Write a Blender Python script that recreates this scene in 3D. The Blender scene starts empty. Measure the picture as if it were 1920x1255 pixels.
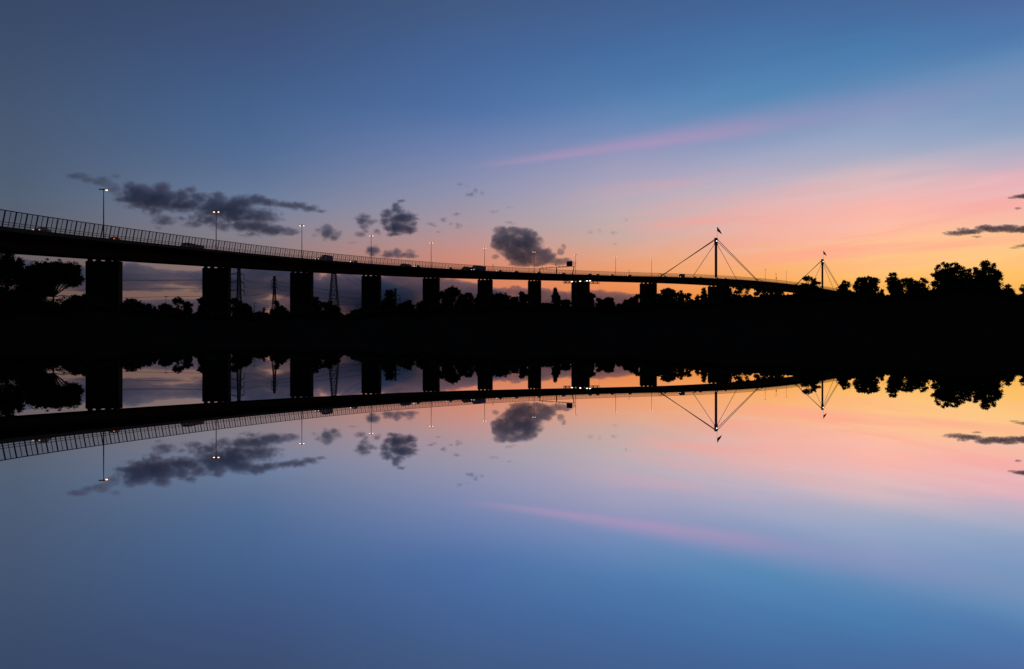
import bpy, math, random
import numpy as np
from mathutils import Vector, Matrix

# ------------------------------------------------------------------ scene, camera, sky
sc = bpy.context.scene
COL = sc.collection
F, CX, CY, H = 1450.0, 960.0, 627.5, 0.1      # focal length and picture centre in picture units, eye height in metres
PHOTO_W = 1920.0

cam_data = bpy.data.cameras.new('camera')
cam = bpy.data.objects.new('camera', cam_data)
COL.objects.link(cam)
cam.location = (0, 0, H)
cam.rotation_euler = (math.radians(90), 0, 0)
cam_data.sensor_width = 36.0
cam_data.lens = 36.0 * F / PHOTO_W
cam_data.clip_start = 0.01
cam_data.clip_end = 60000
sc.camera = cam

sc.view_settings.view_transform = 'Standard'
sc.view_settings.look = 'None'
sc.view_settings.gamma = 1.0
sc.view_settings.exposure = 0.0
sc.cycles.use_denoising = True
sc.cycles.max_bounces = 6
sc.cycles.diffuse_bounces = 1
sc.cycles.volume_bounces = 4
sc.cycles.transparent_max_bounces = 12
sc.cycles.volume_step_rate = 1.0
sc.cycles.volume_max_steps = 256


def lin(c):
    c = np.asarray(c, float) / 255.0
    return np.where(c <= 0.04045, c / 12.92, ((c + 0.055) / 1.055) ** 2.4)


class NT:
    """small helper for node graphs"""
    def __init__(self, tree):
        self.t = tree
        self.n = tree.nodes
        self.n.clear()

    def node(self, kind, **kw):
        nd = self.n.new(kind)
        for k, v in kw.items():
            setattr(nd, k, v)
        return nd

    def put(self, sock, v):
        if hasattr(v, 'is_linked') or isinstance(v, bpy.types.NodeSocket):
            self.t.links.new(v, sock)
        elif v is not None:
            sock.default_value = v

    def math(self, op, a, b=None, c=None, clamp=False):
        nd = self.node('ShaderNodeMath', operation=op, use_clamp=clamp)
        for i, v in enumerate((a, b, c)):
            if v is not None:
                self.put(nd.inputs[i], v)
        return nd.outputs[0]

    def vmath(self, op, a, b=None, c=None):
        nd = self.node('ShaderNodeVectorMath', operation=op)
        for i, v in enumerate((a, b, c)):
            if v is not None:
                self.put(nd.inputs[i], v)
        return nd.outputs['Value'] if op in ('LENGTH', 'DOT_PRODUCT', 'DISTANCE') else nd.outputs[0]

    def smooth(self, v, a, b, lo=0.0, hi=1.0):
        nd = self.node('ShaderNodeMapRange', interpolation_type='SMOOTHSTEP')
        for i, x in enumerate((v, a, b, lo, hi)):
            self.put(nd.inputs[i], x)
        return nd.outputs[0]

    def mix(self, fac, a, b):
        nd = self.node('ShaderNodeMix', data_type='RGBA')
        self.put(nd.inputs[0], fac)
        self.put(nd.inputs[6], a)
        self.put(nd.inputs[7], b)
        return nd.outputs[2]

    def noise(self, vec, scale, detail=4, rough=0.55, dist=0.0):
        nd = self.node('ShaderNodeTexNoise')
        self.put(nd.inputs['Vector'], vec)
        nd.inputs['Scale'].default_value = scale
        nd.inputs['Detail'].default_value = detail
        nd.inputs['Roughness'].default_value = rough
        nd.inputs['Distortion'].default_value = dist
        return nd.outputs[0]

    def ramp(self, fac, stops):
        nd = self.node('ShaderNodeValToRGB')
        cr = nd.color_ramp
        cr.interpolation = 'LINEAR'
        while len(cr.elements) > 1:
            cr.elements.remove(cr.elements[-1])
        for i, (p, c) in enumerate(stops):
            el = cr.elements[0] if i == 0 else cr.elements.new(min(p, 1.0))
            el.position = min(p, 1.0)
            el.color = (c[0], c[1], c[2], 1)
        self.put(nd.inputs[0], fac)
        return nd.outputs[0]


# dusk sky: colour by height above the horizon, for seven compass directions
SKY = {
    30:   [(0, 56, 73, 104), (100, 62, 79, 108), (200, 69, 86, 114), (310, 76, 92, 116), (380, 84, 96, 116), (440, 94, 95, 106), (480, 102, 93, 96), (540, 104, 84, 82), (600, 102, 80, 76)],
    480:  [(0, 60, 78, 112), (80, 63, 83, 124), (160, 66, 93, 136), (230, 72, 101, 144), (290, 82, 108, 148), (340, 96, 116, 150), (377, 108, 126, 156), (420, 126, 128, 148), (450, 136, 128, 136), (500, 144, 118, 114), (550, 136, 102, 92), (600, 124, 92, 82)],
    880:  [(0, 66, 90, 132), (90, 68, 99, 148), (200, 78, 111, 163), (260, 104, 126, 172), (310, 124, 136, 176), (360, 144, 146, 174), (408, 163, 150, 163), (442, 182, 148, 150), (475, 204, 141, 127), (508, 216, 135, 108), (540, 214, 127, 94), (600, 200, 116, 84)],
    1160: [(0, 66, 95, 142), (100, 71, 109, 160), (170, 82, 124, 172), (240, 112, 138, 184), (300, 150, 152, 186), (350, 174, 166, 188), (400, 188, 174, 180), (435, 196, 172, 167), (480, 226, 164, 134), (515, 240, 155, 102), (537, 234, 138, 82), (600, 224, 122, 66)],
    1440: [(0, 66, 101, 150), (100, 74, 119, 170), (190, 88, 138, 182), (255, 134, 154, 190), (310, 166, 168, 196), (355, 194, 180, 194), (400, 236, 181, 175), (445, 243, 176, 158), (485, 251, 178, 132), (525, 252, 176, 98), (560, 246, 158, 70), (600, 236, 144, 58)],
    1650: [(0, 70, 105, 154), (90, 74, 123, 174), (165, 94, 140, 183), (200, 131, 150, 190), (275, 152, 168, 198), (330, 200, 182, 192), (352, 226, 188, 188), (395, 250, 180, 170), (432, 255, 190, 164), (482, 254, 200, 140), (525, 255, 190, 102), (558, 252, 174, 76), (600, 244, 156, 62)],
    1890: [(0, 78, 106, 156), (80, 80, 124, 174), (135, 98, 143, 184), (200, 128, 153, 190), (250, 144, 165, 196), (305, 192, 180, 198), (332, 236, 173, 180), (366, 232, 187, 190), (396, 252, 178, 166), (412, 246, 182, 163), (434, 253, 194, 150), (462, 255, 204, 138), (495, 255, 196, 112), (532, 255, 190, 92), (562, 248, 166, 76), (600, 232, 144, 64)],
}
E_MAX = 0.5


def sky_stops(px, rows):
    k = math.sqrt(F * F + (px - CX) ** 2)
    e = np.array([(CY - r[0]) / k for r in rows])[::-1]
    c = np.array([r[1:] for r in rows], float)[::-1]
    pos = np.linspace(0, E_MAX, 30)
    # gaussian smoothed piecewise linear: no visible kinks
    fine = np.linspace(-0.05, E_MAX + 0.05, 600)
    out = []
    for ch in range(3):
        v = np.interp(fine, e, c[:, ch])
        if ch == 0 or True:
            top = fine > e[-1]
            v[top] = c[-1, ch] * np.clip(1 - 1.1 * (fine[top] - e[-1]), 0.5, 1)
        ker = np.exp(-0.5 * (np.arange(-20, 21) / 7.0) ** 2)
        v = np.convolve(np.pad(v, 20, mode='edge'), ker / ker.sum(), 'valid')
        out.append(np.interp(pos, fine, v))
    out = lin(np.array(out).T)
    return [(p / E_MAX, o) for p, o in zip(pos, out)]


world = bpy.data.worlds.new('World')
sc.world = world
world.use_nodes = True
w = NT(world.node_tree)
geo = w.node('ShaderNodeTexCoord').outputs['Generated']
sep = w.node('ShaderNodeSeparateXYZ')
w.put(sep.inputs[0], geo)
dx, dy, dz = sep.outputs
azi = w.math('ARCTAN2', dx, dy)
hor = w.math('MAXIMUM', w.math('SQRT', w.math('ADD', w.math('MULTIPLY', dx, dx), w.math('MULTIPLY', dy, dy))), 0.02)
elev = w.math('DIVIDE', dz, hor)
# thin high cirrus: slanted streaks that shift the bands a little
slant = w.math('SUBTRACT', elev, w.math('MULTIPLY', azi, 0.10))
cv = w.node('ShaderNodeCombineXYZ')
w.put(cv.inputs[0], w.math('MULTIPLY', azi, 2.2))
w.put(cv.inputs[1], w.math('MULTIPLY', slant, 26.0))
n1 = w.noise(cv.outputs[0], 1.0, 5, 0.5, 0.3)
cv2 = w.node('ShaderNodeCombineXYZ')
w.put(cv2.inputs[0], w.math('MULTIPLY', azi, 3.0))
w.put(cv2.inputs[1], w.math('MULTIPLY', slant, 9.0))
n2 = w.noise(cv2.outputs[0], 1.0, 3, 0.5, 0.2)
right = w.smooth(azi, -0.15, 0.25)
amp = w.math('MULTIPLY_ADD', right, 0.020, 0.005)
e_w = w.math('ADD', elev, w.math('MULTIPLY', w.math('SUBTRACT', n1, 0.5), amp))
e_w = w.math('ADD', e_w, w.math('MULTIPLY', w.math('SUBTRACT', n2, 0.5), w.math('MULTIPLY', amp, 1.2)))
pos = w.math('DIVIDE', e_w, E_MAX, clamp=True)
keys = sorted(SKY)
col = None
for i, k in enumerate(keys):
    r = w.ramp(pos, sky_stops(k, SKY[k]))
    if col is None:
        col = r
    else:
        a0 = math.atan2(keys[i - 1] - CX, F)
        a1 = math.atan2(k - CX, F)
        nd = w.node('ShaderNodeMapRange', interpolation_type='LINEAR', clamp=True)
        for j, x in enumerate((azi, a0, a1, 0.0, 1.0)):
            w.put(nd.inputs[j], x)
        col = w.mix(nd.outputs[0], col, r)
# one long pink vapour streak, thin at its left end and fanning out to the right
A = [math.atan2(p - CX, F) for p in (900, 1050, 1200, 1350, 1500, 1650, 1800)]
yl = (306, 299, 277, 251, 222, 196, 176)
el = [(CY - y) / math.sqrt(F * F + (p - CX) ** 2) for y, p in zip(yl, (900, 1050, 1200, 1350, 1500, 1650, 1800))]
pf = np.polyfit(A, el, 2)
mid = w.math('ADD', w.math('MULTIPLY', w.math('MULTIPLY', azi, azi), float(pf[0])), w.math('MULTIPLY_ADD', azi, float(pf[1]), float(pf[2])))
off = w.math('SUBTRACT', w.math('ADD', elev, w.math('MULTIPLY', w.math('SUBTRACT', n2, 0.5), 0.012)), mid)
wid = w.math('MULTIPLY_ADD', w.smooth(azi, 0.0, 0.5), 0.022, 0.0058)
q = w.math('DIVIDE', off, wid)
up = w.math('EXPONENT', w.math('MULTIPLY', w.math('MULTIPLY', q, q), -1.0))
q2 = w.math('DIVIDE', off, w.math('MULTIPLY', wid, 0.55))
dn = w.math('EXPONENT', w.math('MULTIPLY', w.math('MULTIPLY', q2, q2), -1.0))
side = w.smooth(off, -0.001, 0.001)
prof = w.math('ADD', w.math('MULTIPLY', up, side), w.math('MULTIPLY', dn, w.math('SUBTRACT', 1.0, side)))
ends = w.math('MULTIPLY', w.smooth(azi, -0.09, 0.08), w.smooth(azi, 0.16, 0.44, 1.0, 0.20))
fac = w.math('MULTIPLY', w.math('MULTIPLY', prof, ends), w.math('MULTIPLY', w.math('MULTIPLY_ADD', n1, 0.6, 0.20), w.smooth(n2, 0.30, 0.62, 0.55, 1.0)))
pk = lin((200, 150, 188))
col = w.mix(fac, col, (pk[0], pk[1], pk[2], 1))
cv3 = w.node('ShaderNodeCombineXYZ')
w.put(cv3.inputs[0], w.math('MULTIPLY', azi, 3.4))
w.put(cv3.inputs[1], w.math('MULTIPLY', w.math('SUBTRACT', elev, w.math('MULTIPLY', azi, 0.07)), 46.0))
n3 = w.noise(cv3.outputs[0], 1.0, 6, 0.55, 0.6)
band = w.math('MULTIPLY', w.smooth(elev, 0.055, 0.09), w.smooth(elev, 0.15, 0.225, 1.0, 0.0))
band = w.math('MULTIPLY', band, w.smooth(azi, 0.02, 0.30))
sal = lin((255, 158, 146))
pale = lin((236, 196, 196))
col = w.mix(w.math('MULTIPLY', band, w.smooth(n3, 0.47, 0.74, 0.0, 0.62)), col, (sal[0], sal[1], sal[2], 1))
col = w.mix(w.math('MULTIPLY', band, w.smooth(n3, 0.48, 0.24, 0.0, 0.38)), col, (pale[0], pale[1], pale[2], 1))
low = w.math('MULTIPLY', w.smooth(elev, 0.12, 0.03), w.smooth(azi, 0.0, 0.3))
gold = lin((255, 214, 140))
ember = lin((246, 150, 84))
col = w.mix(w.math('MULTIPLY', low, w.smooth(n3, 0.52, 0.80, 0.0, 0.5)), col, (gold[0], gold[1], gold[2], 1))
col = w.mix(w.math('MULTIPLY', low, w.smooth(n3, 0.46, 0.22, 0.0, 0.35)), col, (ember[0], ember[1], ember[2], 1))
# faint mauve veils higher up
veil = w.math('MULTIPLY', w.math('MULTIPLY', w.smooth(elev, 0.14, 0.2), w.smooth(azi, -0.12, 0.10)), w.smooth(elev, 0.34, 0.24, 0.0, 1.0))
mau = lin((158, 146, 190))
col = w.mix(w.math('MULTIPLY', veil, w.smooth(n2, 0.50, 0.75, 0.0, 0.20)), col, (mau[0], mau[1], mau[2], 1))
# the night side of the sky: dark overhead and away from the afterglow
zen = w.smooth(elev, 0.42, 1.1)
col = w.mix(zen, col, (0.052, 0.074, 0.130, 1))
back_l = w.smooth(azi, -0.62, -1.2)
back_r = w.smooth(azi, 0.75, 1.6)
col = w.mix(back_l, col, (0.042, 0.052, 0.088, 1))
col = w.mix(back_r, col, (0.042, 0.050, 0.080, 1))
bg = w.node('ShaderNodeBackground')
w.put(bg.inputs[0], col)
bg.inputs[1].default_value = 1.0
# a trace of the physical sky with the sun just gone, for the overall twilight
nish = w.node('ShaderNodeTexSky', sky_type='NISHITA', sun_disc=False)
nish.sun_elevation = math.radians(-2.0)
nish.sun_rotation = math.radians(52)
bg2 = w.node('ShaderNodeBackground')
w.put(bg2.inputs[0], nish.outputs[0])
bg2.inputs[1].default_value = 0.002
addsh = w.node('ShaderNodeAddShader')
w.put(addsh.inputs[0], bg.outputs[0])
w.put(addsh.inputs[1], bg2.outputs[0])
outw = w.node('ShaderNodeOutputWorld')
w.put(outw.inputs[0], addsh.outputs[0])


# ------------------------------------------------------------------ materials
def mat(name, base, rough=0.8, spec=0.3, scale=2.0, var=0.35, metallic=0.0, bump=0.0):
    m = bpy.data.materials.new(name)
    m.use_nodes = True
    g = NT(m.node_tree)
    tc = g.node('ShaderNodeTexCoord').outputs['Object']
    n = g.noise(tc, scale, 5, 0.6)
    c0 = tuple(x * (1 - var) for x in base) + (1,)
    c1 = tuple(min(1, x * (1 + var)) for x in base) + (1,)
    c = g.mix(n, c0, c1)
    p = g.node('ShaderNodeBsdfPrincipled')
    g.put(p.inputs['Base Color'], c)
    p.inputs['Roughness'].default_value = rough
    p.inputs['Metallic'].default_value = metallic
    p.inputs['Specular IOR Level'].default_value = spec
    if bump:
        b = g.node('ShaderNodeBump')
        b.inputs['Strength'].default_value = bump
        g.put(b.inputs['Height'], n)
        g.put(p.inputs['Normal'], b.outputs[0])
    o = g.node('ShaderNodeOutputMaterial')
    g.put(o.inputs[0], p.outputs[0])
    return m


def glow(name, colr, strength):
    m = bpy.data.materials.new(name)
    m.use_nodes = True
    g = NT(m.node_tree)
    e = g.node('ShaderNodeEmission')
    e.inputs[0].default_value = (*colr, 1)
    e.inputs[1].default_value = strength
    o = g.node('ShaderNodeOutputMaterial')
    g.put(o.inputs[0], e.outputs[0])
    return m


def screen_mat(name, cover):
    """fine wire mesh infill, too fine to draw wire by wire: lets most light through"""
    m = bpy.data.materials.new(name)
    m.use_nodes = True
    g = NT(m.node_tree)
    t = g.node('ShaderNodeBsdfTransparent')
    d = g.node('ShaderNodeBsdfDiffuse')
    d.inputs[0].default_value = (0.03, 0.03, 0.03, 1)
    mx = g.node('ShaderNodeMixShader')
    mx.inputs[0].default_value = cover
    g.put(mx.inputs[1], t.outputs[0])
    g.put(mx.inputs[2], d.outputs[0])
    o = g.node('ShaderNodeOutputMaterial')
    g.put(o.inputs[0], mx.outputs[0])
    return m


M = {
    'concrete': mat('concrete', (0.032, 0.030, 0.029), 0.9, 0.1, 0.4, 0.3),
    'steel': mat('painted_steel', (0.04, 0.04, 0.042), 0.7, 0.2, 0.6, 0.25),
    'asphalt': mat('asphalt', (0.045, 0.045, 0.047), 0.95, 0.1, 3.0, 0.3),
    'metal': mat('dark_metal', (0.05, 0.05, 0.052), 0.6, 0.3, 2.0, 0.2),
    'cable': mat('cable_steel', (0.10, 0.09, 0.085), 0.6, 0.3, 1.0, 0.2),
    'galv': mat('galvanised_lattice', (0.035, 0.037, 0.042), 0.7, 0.2, 0.5, 0.2),
    'wire': mat('power_line', (0.05, 0.05, 0.06), 0.8, 0.1, 1.0, 0.1),
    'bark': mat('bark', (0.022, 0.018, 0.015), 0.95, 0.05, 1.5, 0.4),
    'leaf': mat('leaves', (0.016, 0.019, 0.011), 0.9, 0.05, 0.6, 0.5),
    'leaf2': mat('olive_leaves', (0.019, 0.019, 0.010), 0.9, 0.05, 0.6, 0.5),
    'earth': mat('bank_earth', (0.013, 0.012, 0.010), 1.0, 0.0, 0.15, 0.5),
    'truck_red': mat('red_trailer', (0.22, 0.05, 0.04), 0.6, 0.3, 1.0, 0.2),
    'truck_blue': mat('blue_trailer', (0.04, 0.08, 0.20), 0.6, 0.3, 1.0, 0.2),
    'truck_dark': mat('dark_trailer', (0.05, 0.05, 0.055), 0.6, 0.3, 1.0, 0.2),
    'paint': mat('car_paint', (0.08, 0.08, 0.09), 0.35, 0.5, 1.0, 0.15),
    'rubber': mat('rubber', (0.02, 0.02, 0.02), 0.9, 0.1, 4.0, 0.2),
    'glass': mat('dark_glass', (0.02, 0.025, 0.03), 0.1, 0.5, 1.0, 0.1),
    'flag': mat('flag_cloth', (0.03, 0.04, 0.10), 0.9, 0.05, 2.0, 0.3),
    'sign': mat('sign_board', (0.03, 0.04, 0.06), 0.6, 0.2, 1.0, 0.15),
    'lamp': glow('sodium_lamp', (1.0, 0.48, 0.23), 3.8),
    'head': glow('headlamp', (1.0, 0.88, 0.72), 4.0),
    'dim': glow('dim_headlamp', (1.0, 0.62, 0.45), 0.8),
    'tail': glow('tail_lamp', (1.0, 0.10, 0.03), 3.0),
    'work': glow('work_lamp', (1.0, 0.92, 0.80), 3.0),
    'amber': glow('amber_lamp', (1.0, 0.30, 0.05), 1.2),
    'mesh': screen_mat('fence_mesh', 0.24),
}


# ------------------------------------------------------------------ geometry helpers
class MB:
    def __init__(self):
        self.v = []
        self.f = []
        self.n = 0

    def raw(self, v, f):
        v = np.asarray(v, float).reshape(-1, 3)
        self.v.append(v)
        self.f.extend([tuple(int(i) + self.n for i in q) for q in f])
        self.n += len(v)
        return self

    def box(self, c, s, rz=0.0):
        x, y, z = s[0] / 2, s[1] / 2, s[2] / 2
        p = np.array([(-x, -y, -z), (x, -y, -z), (x, y, -z), (-x, y, -z), (-x, -y, z), (x, -y, z), (x, y, z), (-x, y, z)])
        cr, sr = math.cos(rz), math.sin(rz)
        p = np.stack([p[:, 0] * cr - p[:, 1] * sr, p[:, 0] * sr + p[:, 1] * cr, p[:, 2]], 1) + np.asarray(c)
        return self.raw(p, [(0, 3, 2, 1), (4, 5, 6, 7), (0, 1, 5, 4), (1, 2, 6, 5), (2, 3, 7, 6), (3, 0, 4, 7)])

    def tube(self, pts, rad, n=6):
        pts = [np.asarray(p, float) for p in pts]
        if not hasattr(rad, '__len__'):
            rad = [rad] * len(pts)
        rings = []
        for i, p in enumerate(pts):
            d = pts[min(i + 1, len(pts) - 1)] - pts[max(i - 1, 0)]
            d = d / (np.linalg.norm(d) + 1e-9)
            a = np.array((0, 0, 1.0)) if abs(d[2]) < 0.9 else np.array((1.0, 0, 0))
            u = np.cross(d, a)
            u /= np.linalg.norm(u)
            v = np.cross(d, u)
            t = np.arange(n) * 2 * math.pi / n
            rings.append(p + rad[i] * (np.cos(t)[:, None] * u + np.sin(t)[:, None] * v))
        f = []
        for i in range(len(pts) - 1):
            for k in range(n):
                k2 = (k + 1) % n
                f.append((i * n + k, i * n + k2, (i + 1) * n + k2, (i + 1) * n + k))
        f.append(tuple(range(n))[::-1])
        f.append(tuple((len(pts) - 1) * n + k for k in range(n)))
        return self.raw(np.concatenate(rings), f)

    def extrude(self, poly, y0, y1):
        """side outline (x, z) pushed across from y0 to y1"""
        n = len(poly)
        v = [(x, y0, z) for x, z in poly] + [(x, y1, z) for x, z in poly]
        f = [(i, (i + 1) % n, n + (i + 1) % n, n + i) for i in range(n)]
        f += [tuple(range(n))[::-1], tuple(range(n, 2 * n))]
        return self.raw(v, f)

    def build(self, name, material, parent=None, off=(0, 0, 0)):
        me = bpy.data.meshes.new(name)
        v = np.concatenate(self.v) - np.asarray(off, float)
        me.from_pydata(v.tolist(), [], self.f)
        me.materials.append(material)
        me.update()
        o = bpy.data.objects.new(name, me)
        COL.objects.link(o)
        if parent is not None:
            o.parent = parent
        return o


def tag(o, label=None, cat=None, group=None, kind=None):
    if label:
        o['label'] = label
    if cat:
        o['category'] = cat
    if group:
        o['group'] = group
    if kind:
        o['kind'] = kind
    return o


def empty(name, loc, label, cat, group=None, rz=0.0):
    o = bpy.data.objects.new(name, None)
    COL.objects.link(o)
    o.location = loc
    o.rotation_euler = (0, 0, rz)
    o.empty_display_size = 1.0
    return tag(o, label, cat, group)


def dup(root, loc, rz, label, group=None, sz=1.0):
    r = root.copy()
    COL.objects.link(r)
    r.location = loc
    r.rotation_euler = (0, 0, rz)
    r.scale = (1, 1, sz)
    r['label'] = label
    if group:
        r['group'] = group
    for ch in list(root.children):
        c = ch.copy()
        COL.objects.link(c)
        c.parent = r
        for g in list(ch.children):
            d = g.copy()
            COL.objects.link(d)
            d.parent = c
    return r


def at(x, y, D):
    """where a point seen at (x, y) in the photograph stands if it is D metres away"""
    return np.array(((x - CX) / F * D, D, H + (CY - y) / F * D))


# ------------------------------------------------------------------ water and ground
def add_water():
    m = bpy.data.materials.new('still_water')
    m.use_nodes = True
    g = NT(m.node_tree)
    gl = g.node('ShaderNodeBsdfGlossy')
    gl.inputs['Color'].default_value = (0.985, 0.99, 1.0, 1)
    gl.inputs['Roughness'].default_value = 0.0
    o = g.node('ShaderNodeOutputMaterial')
    g.put(o.inputs[0], gl.outputs[0])
    b = MB()
    b.raw([(-4000, -400, 0), (4000, -400, 0), (4000, 122, 0), (-4000, 122, 0)], [(0, 1, 2, 3)])
    tag(b.build('water', m), kind='structure')


CREST = [(-200, 560), (60, 570), (110, 575), (160, 568), (230, 578), (290, 585), (370, 589), (478, 593), (540, 590), (560, 588), (645, 591), (700, 584), (745, 581), (783, 584), (830, 576), (890, 576), (960, 569), (1025, 576), (1090, 575), (1155, 577), (1200, 570), (1240, 563), (1303, 568), (1340, 562), (1410, 555), (1500, 555), (1560, 550), (1596, 551), (1660, 556), (1746, 545), (1815, 528), (1850, 535), (1900, 553), (2200, 553)]


def crest_y(px):
    return np.interp(px, [c[0] for c in CREST], [c[1] for c in CREST])


def ground_z(X, Y):
    px = CX + F * X / np.maximum(Y, 100)
    crest = (CY - crest_y(px) - 6) / F * 150.0
    t = np.clip((Y - 116) / 30.0, -0.2, 1)
    rise = np.where(t < 0, t * 5, crest * (t * t * (3 - 2 * t)))
    fall = np.clip((Y - 175) / 40.0, 0, 1)
    wob = 0.22 * np.sin(X * 0.37) * np.cos(X * 0.13 + 1) * np.clip(t, 0, 1)
    return np.where(fall > 0, (rise + wob) * (1 - fall) + 2.0 * fall, rise + wob)


def add_ground():
    xs = np.concatenate([[-30000, -8000, -2500, -900, -500, -300], np.arange(-200, 201, 2.0), [300, 500, 900, 2500, 8000, 30000]])
    ys = np.concatenate([[112, 114], np.arange(116, 150, 2.0), [152, 156, 160, 165, 170, 175, 180, 190, 200, 215, 260, 400, 800, 2000, 6000, 20000, 40000]])
    X, Y = np.meshgrid(xs, ys)
    Z = ground_z(X, Y)
    nx, ny = len(xs), len(ys)
    v = np.stack([X, Y, Z], -1).reshape(-1, 3)
    f = [(j * nx + i, j * nx + i + 1, (j + 1) * nx + i + 1, (j + 1) * nx + i) for j in range(ny - 1) for i in range(nx - 1)]
    b = MB()
    b.raw(v, f)
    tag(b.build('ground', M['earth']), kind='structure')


add_water()
add_ground()

# ------------------------------------------------------------------ the bridge line
PIER_PX = np.array([195.2, 406.2, 565.7, 696.3, 808.5, 909.6, 1002.2, 1088.5, 1215.5, 1342.5, 1542.0])
SPAN = [67] * 7 + [112, 144, 336]


def chain(D1):
    u = (PIER_PX - CX) / F
    D = [D1]
    for i, s in enumerate(SPAN):
        a = 1 + u[i + 1] ** 2
        b = -2 * (u[i] * u[i + 1] + 1) * D[-1]
        c = D[-1] ** 2 * (1 + u[i] ** 2) - s * s
        D.append((-b + math.sqrt(b * b - 4 * a * c)) / (2 * a))
    return np.array(D), u * np.array(D)


PD, PXm = chain(216.0)
S_P = np.concatenate([[0], np.cumsum(SPAN)])
turn = math.radians(6.2)
hd0 = math.atan2(PXm[1] - PXm[0], PD[1] - PD[0]) - turn
e1 = (PXm[0] - 67 * math.sin(hd0), PD[0] - 67 * math.cos(hd0))
e2 = (e1[0] - 67 * math.sin(hd0 - turn), e1[1] - 67 * math.cos(hd0 - turn))
hde = math.atan2(PXm[-1] - PXm[-2], PD[-1] - PD[-2])
tails = [(PXm[-1] + l * math.sin(hde), PD[-1] + l * math.cos(hde)) for l in (144, 256, 500)]
KS = np.concatenate([[-134, -67], S_P, S_P[-1] + np.array([144, 256, 500])])
KX = np.array([e2[0], e1[0], *PXm, *[t[0] for t in tails]])
KY = np.array([e2[1], e1[1], *PD, *[t[1] for t in tails]])


def nat(x, y):
    n = len(x)
    h = np.diff(x)
    Am = np.zeros((n, n))
    r = np.zeros(n)
    Am[0, 0] = Am[-1, -1] = 1
    for i in range(1, n - 1):
        Am[i, i - 1] = h[i - 1]
        Am[i, i] = 2 * (h[i - 1] + h[i])
        Am[i, i + 1] = h[i]
        r[i] = 6 * ((y[i + 1] - y[i]) / h[i] - (y[i] - y[i - 1]) / h[i - 1])
    m = np.linalg.solve(Am, r)

    def ev(q):
        q = np.asarray(q, float)
        k = np.clip(np.searchsorted(x, q) - 1, 0, n - 2)
        t = q - x[k]
        u = x[k + 1] - q
        return (m[k] * u ** 3 + m[k + 1] * t ** 3) / (6 * h[k]) + (y[k] / h[k] - m[k] * h[k] / 6) * u + (y[k + 1] / h[k] - m[k + 1] * h[k] / 6) * t
    return ev


fx, fy = nat(KS, KX), nat(KS, KY)
f_top = nat(np.array([-134, -73, 0, 69, 162, 280, 428, 520, 607, 767, 930, 1073, 1300, 1600.0]),
            np.array([16.5, 20.4, 25.3, 29.4, 34.4, 40.3, 47.1, 51.2, 55.2, 60.9, 63.0, 61.8, 56.0, 44.0]))
f_bot = nat(np.array([-134, -50, 0, 68, 135, 202, 270, 337, 437, 496, 556, 694, 831, 964, 1073, 1300, 1600.0]),
            np.array([12.8, 18.2, 21.2, 25.1, 28.6, 32.0, 35.3, 38.6, 43.3, 45.8, 48.2, 52.6, 54.8, 55.3, 54.2, 48.5, 36.0]))
EDGE, BOXW, KERB = 16.5, 5.25, 0.32


def frame(s):
    s = np.asarray(s, float)
    x, y = fx(s), fy(s)
    tx, ty = fx(s + .5) - fx(s - .5), fy(s + .5) - fy(s - .5)
    n = np.hypot(tx, ty)
    return x, y, tx / n, ty / n


def on(s, off, z):
    """a point on the bridge: s metres along, off metres to the near side, at height z"""
    x, y, tx, ty = frame(s)
    return np.stack([x + ty * off, y - tx * off, np.broadcast_to(np.asarray(z, float), np.shape(x))], -1)


def s_at(px, off):
    q = np.arange(-120, 1350, 0.5)
    p = on(q, off, 0 * q)
    return float(np.interp(px, CX + F * p[:, 0] / p[:, 1], q))


def heading(s):
    _, _, tx, ty = frame(s)
    return math.atan2(float(ty), float(tx))


BO = np.array((PXm[0], PD[0], 2.0))
bridge = empty('bridge', BO, 'long dark road bridge curving on tall piers to two cable-stayed towers', 'bridge')


def deck(name, s0, s1, material):
    s = np.arange(s0, s1 + 0.01, 3.0)
    if s[-1] < s1 - 0.01:
        s = np.append(s, s1)
    zt, zb = f_top(s), f_bot(s)
    prof = [(EDGE, 0), (EDGE, -0.85), (BOXW + 2.2, -1.9), (BOXW, None), (-BOXW, None), (-BOXW - 2.2, -1.9), (-EDGE, -0.85), (-EDGE, 0),
            (-EDGE + .4, 0), (-EDGE + .4, -KERB), (-0.4, -KERB), (-0.4, 0.05), (0.4, 0.05), (0.4, -KERB), (EDGE - .4, -KERB), (EDGE - .4, 0)]
    n = len(prof)
    rows = []
    for o, d in prof:
        rows.append(on(s, o, zb if d is None else zt + d))
    v = np.stack(rows, 1).reshape(-1, 3)
    f = []
    for i in range(len(s) - 1):
        for k in range(n):
            k2 = (k + 1) % n
            f.append((i * n + k, (i + 1) * n + k, (i + 1) * n + k2, i * n + k2))
    f.append(tuple(range(n)))
    f.append(tuple((len(s) - 1) * n + k for k in range(n))[::-1])
    b = MB()
    b.raw(v, f)
    o = b.build(name, material, bridge, BO)
    return o


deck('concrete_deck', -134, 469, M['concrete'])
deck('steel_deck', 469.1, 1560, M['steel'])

# piers: wide flat blades across the road
PIER_W = [69.7, 54.1, 44.2, 37.2, 32.4, 28.7, 25.2, 34.8, 32.6, 31.5, 26]


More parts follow.
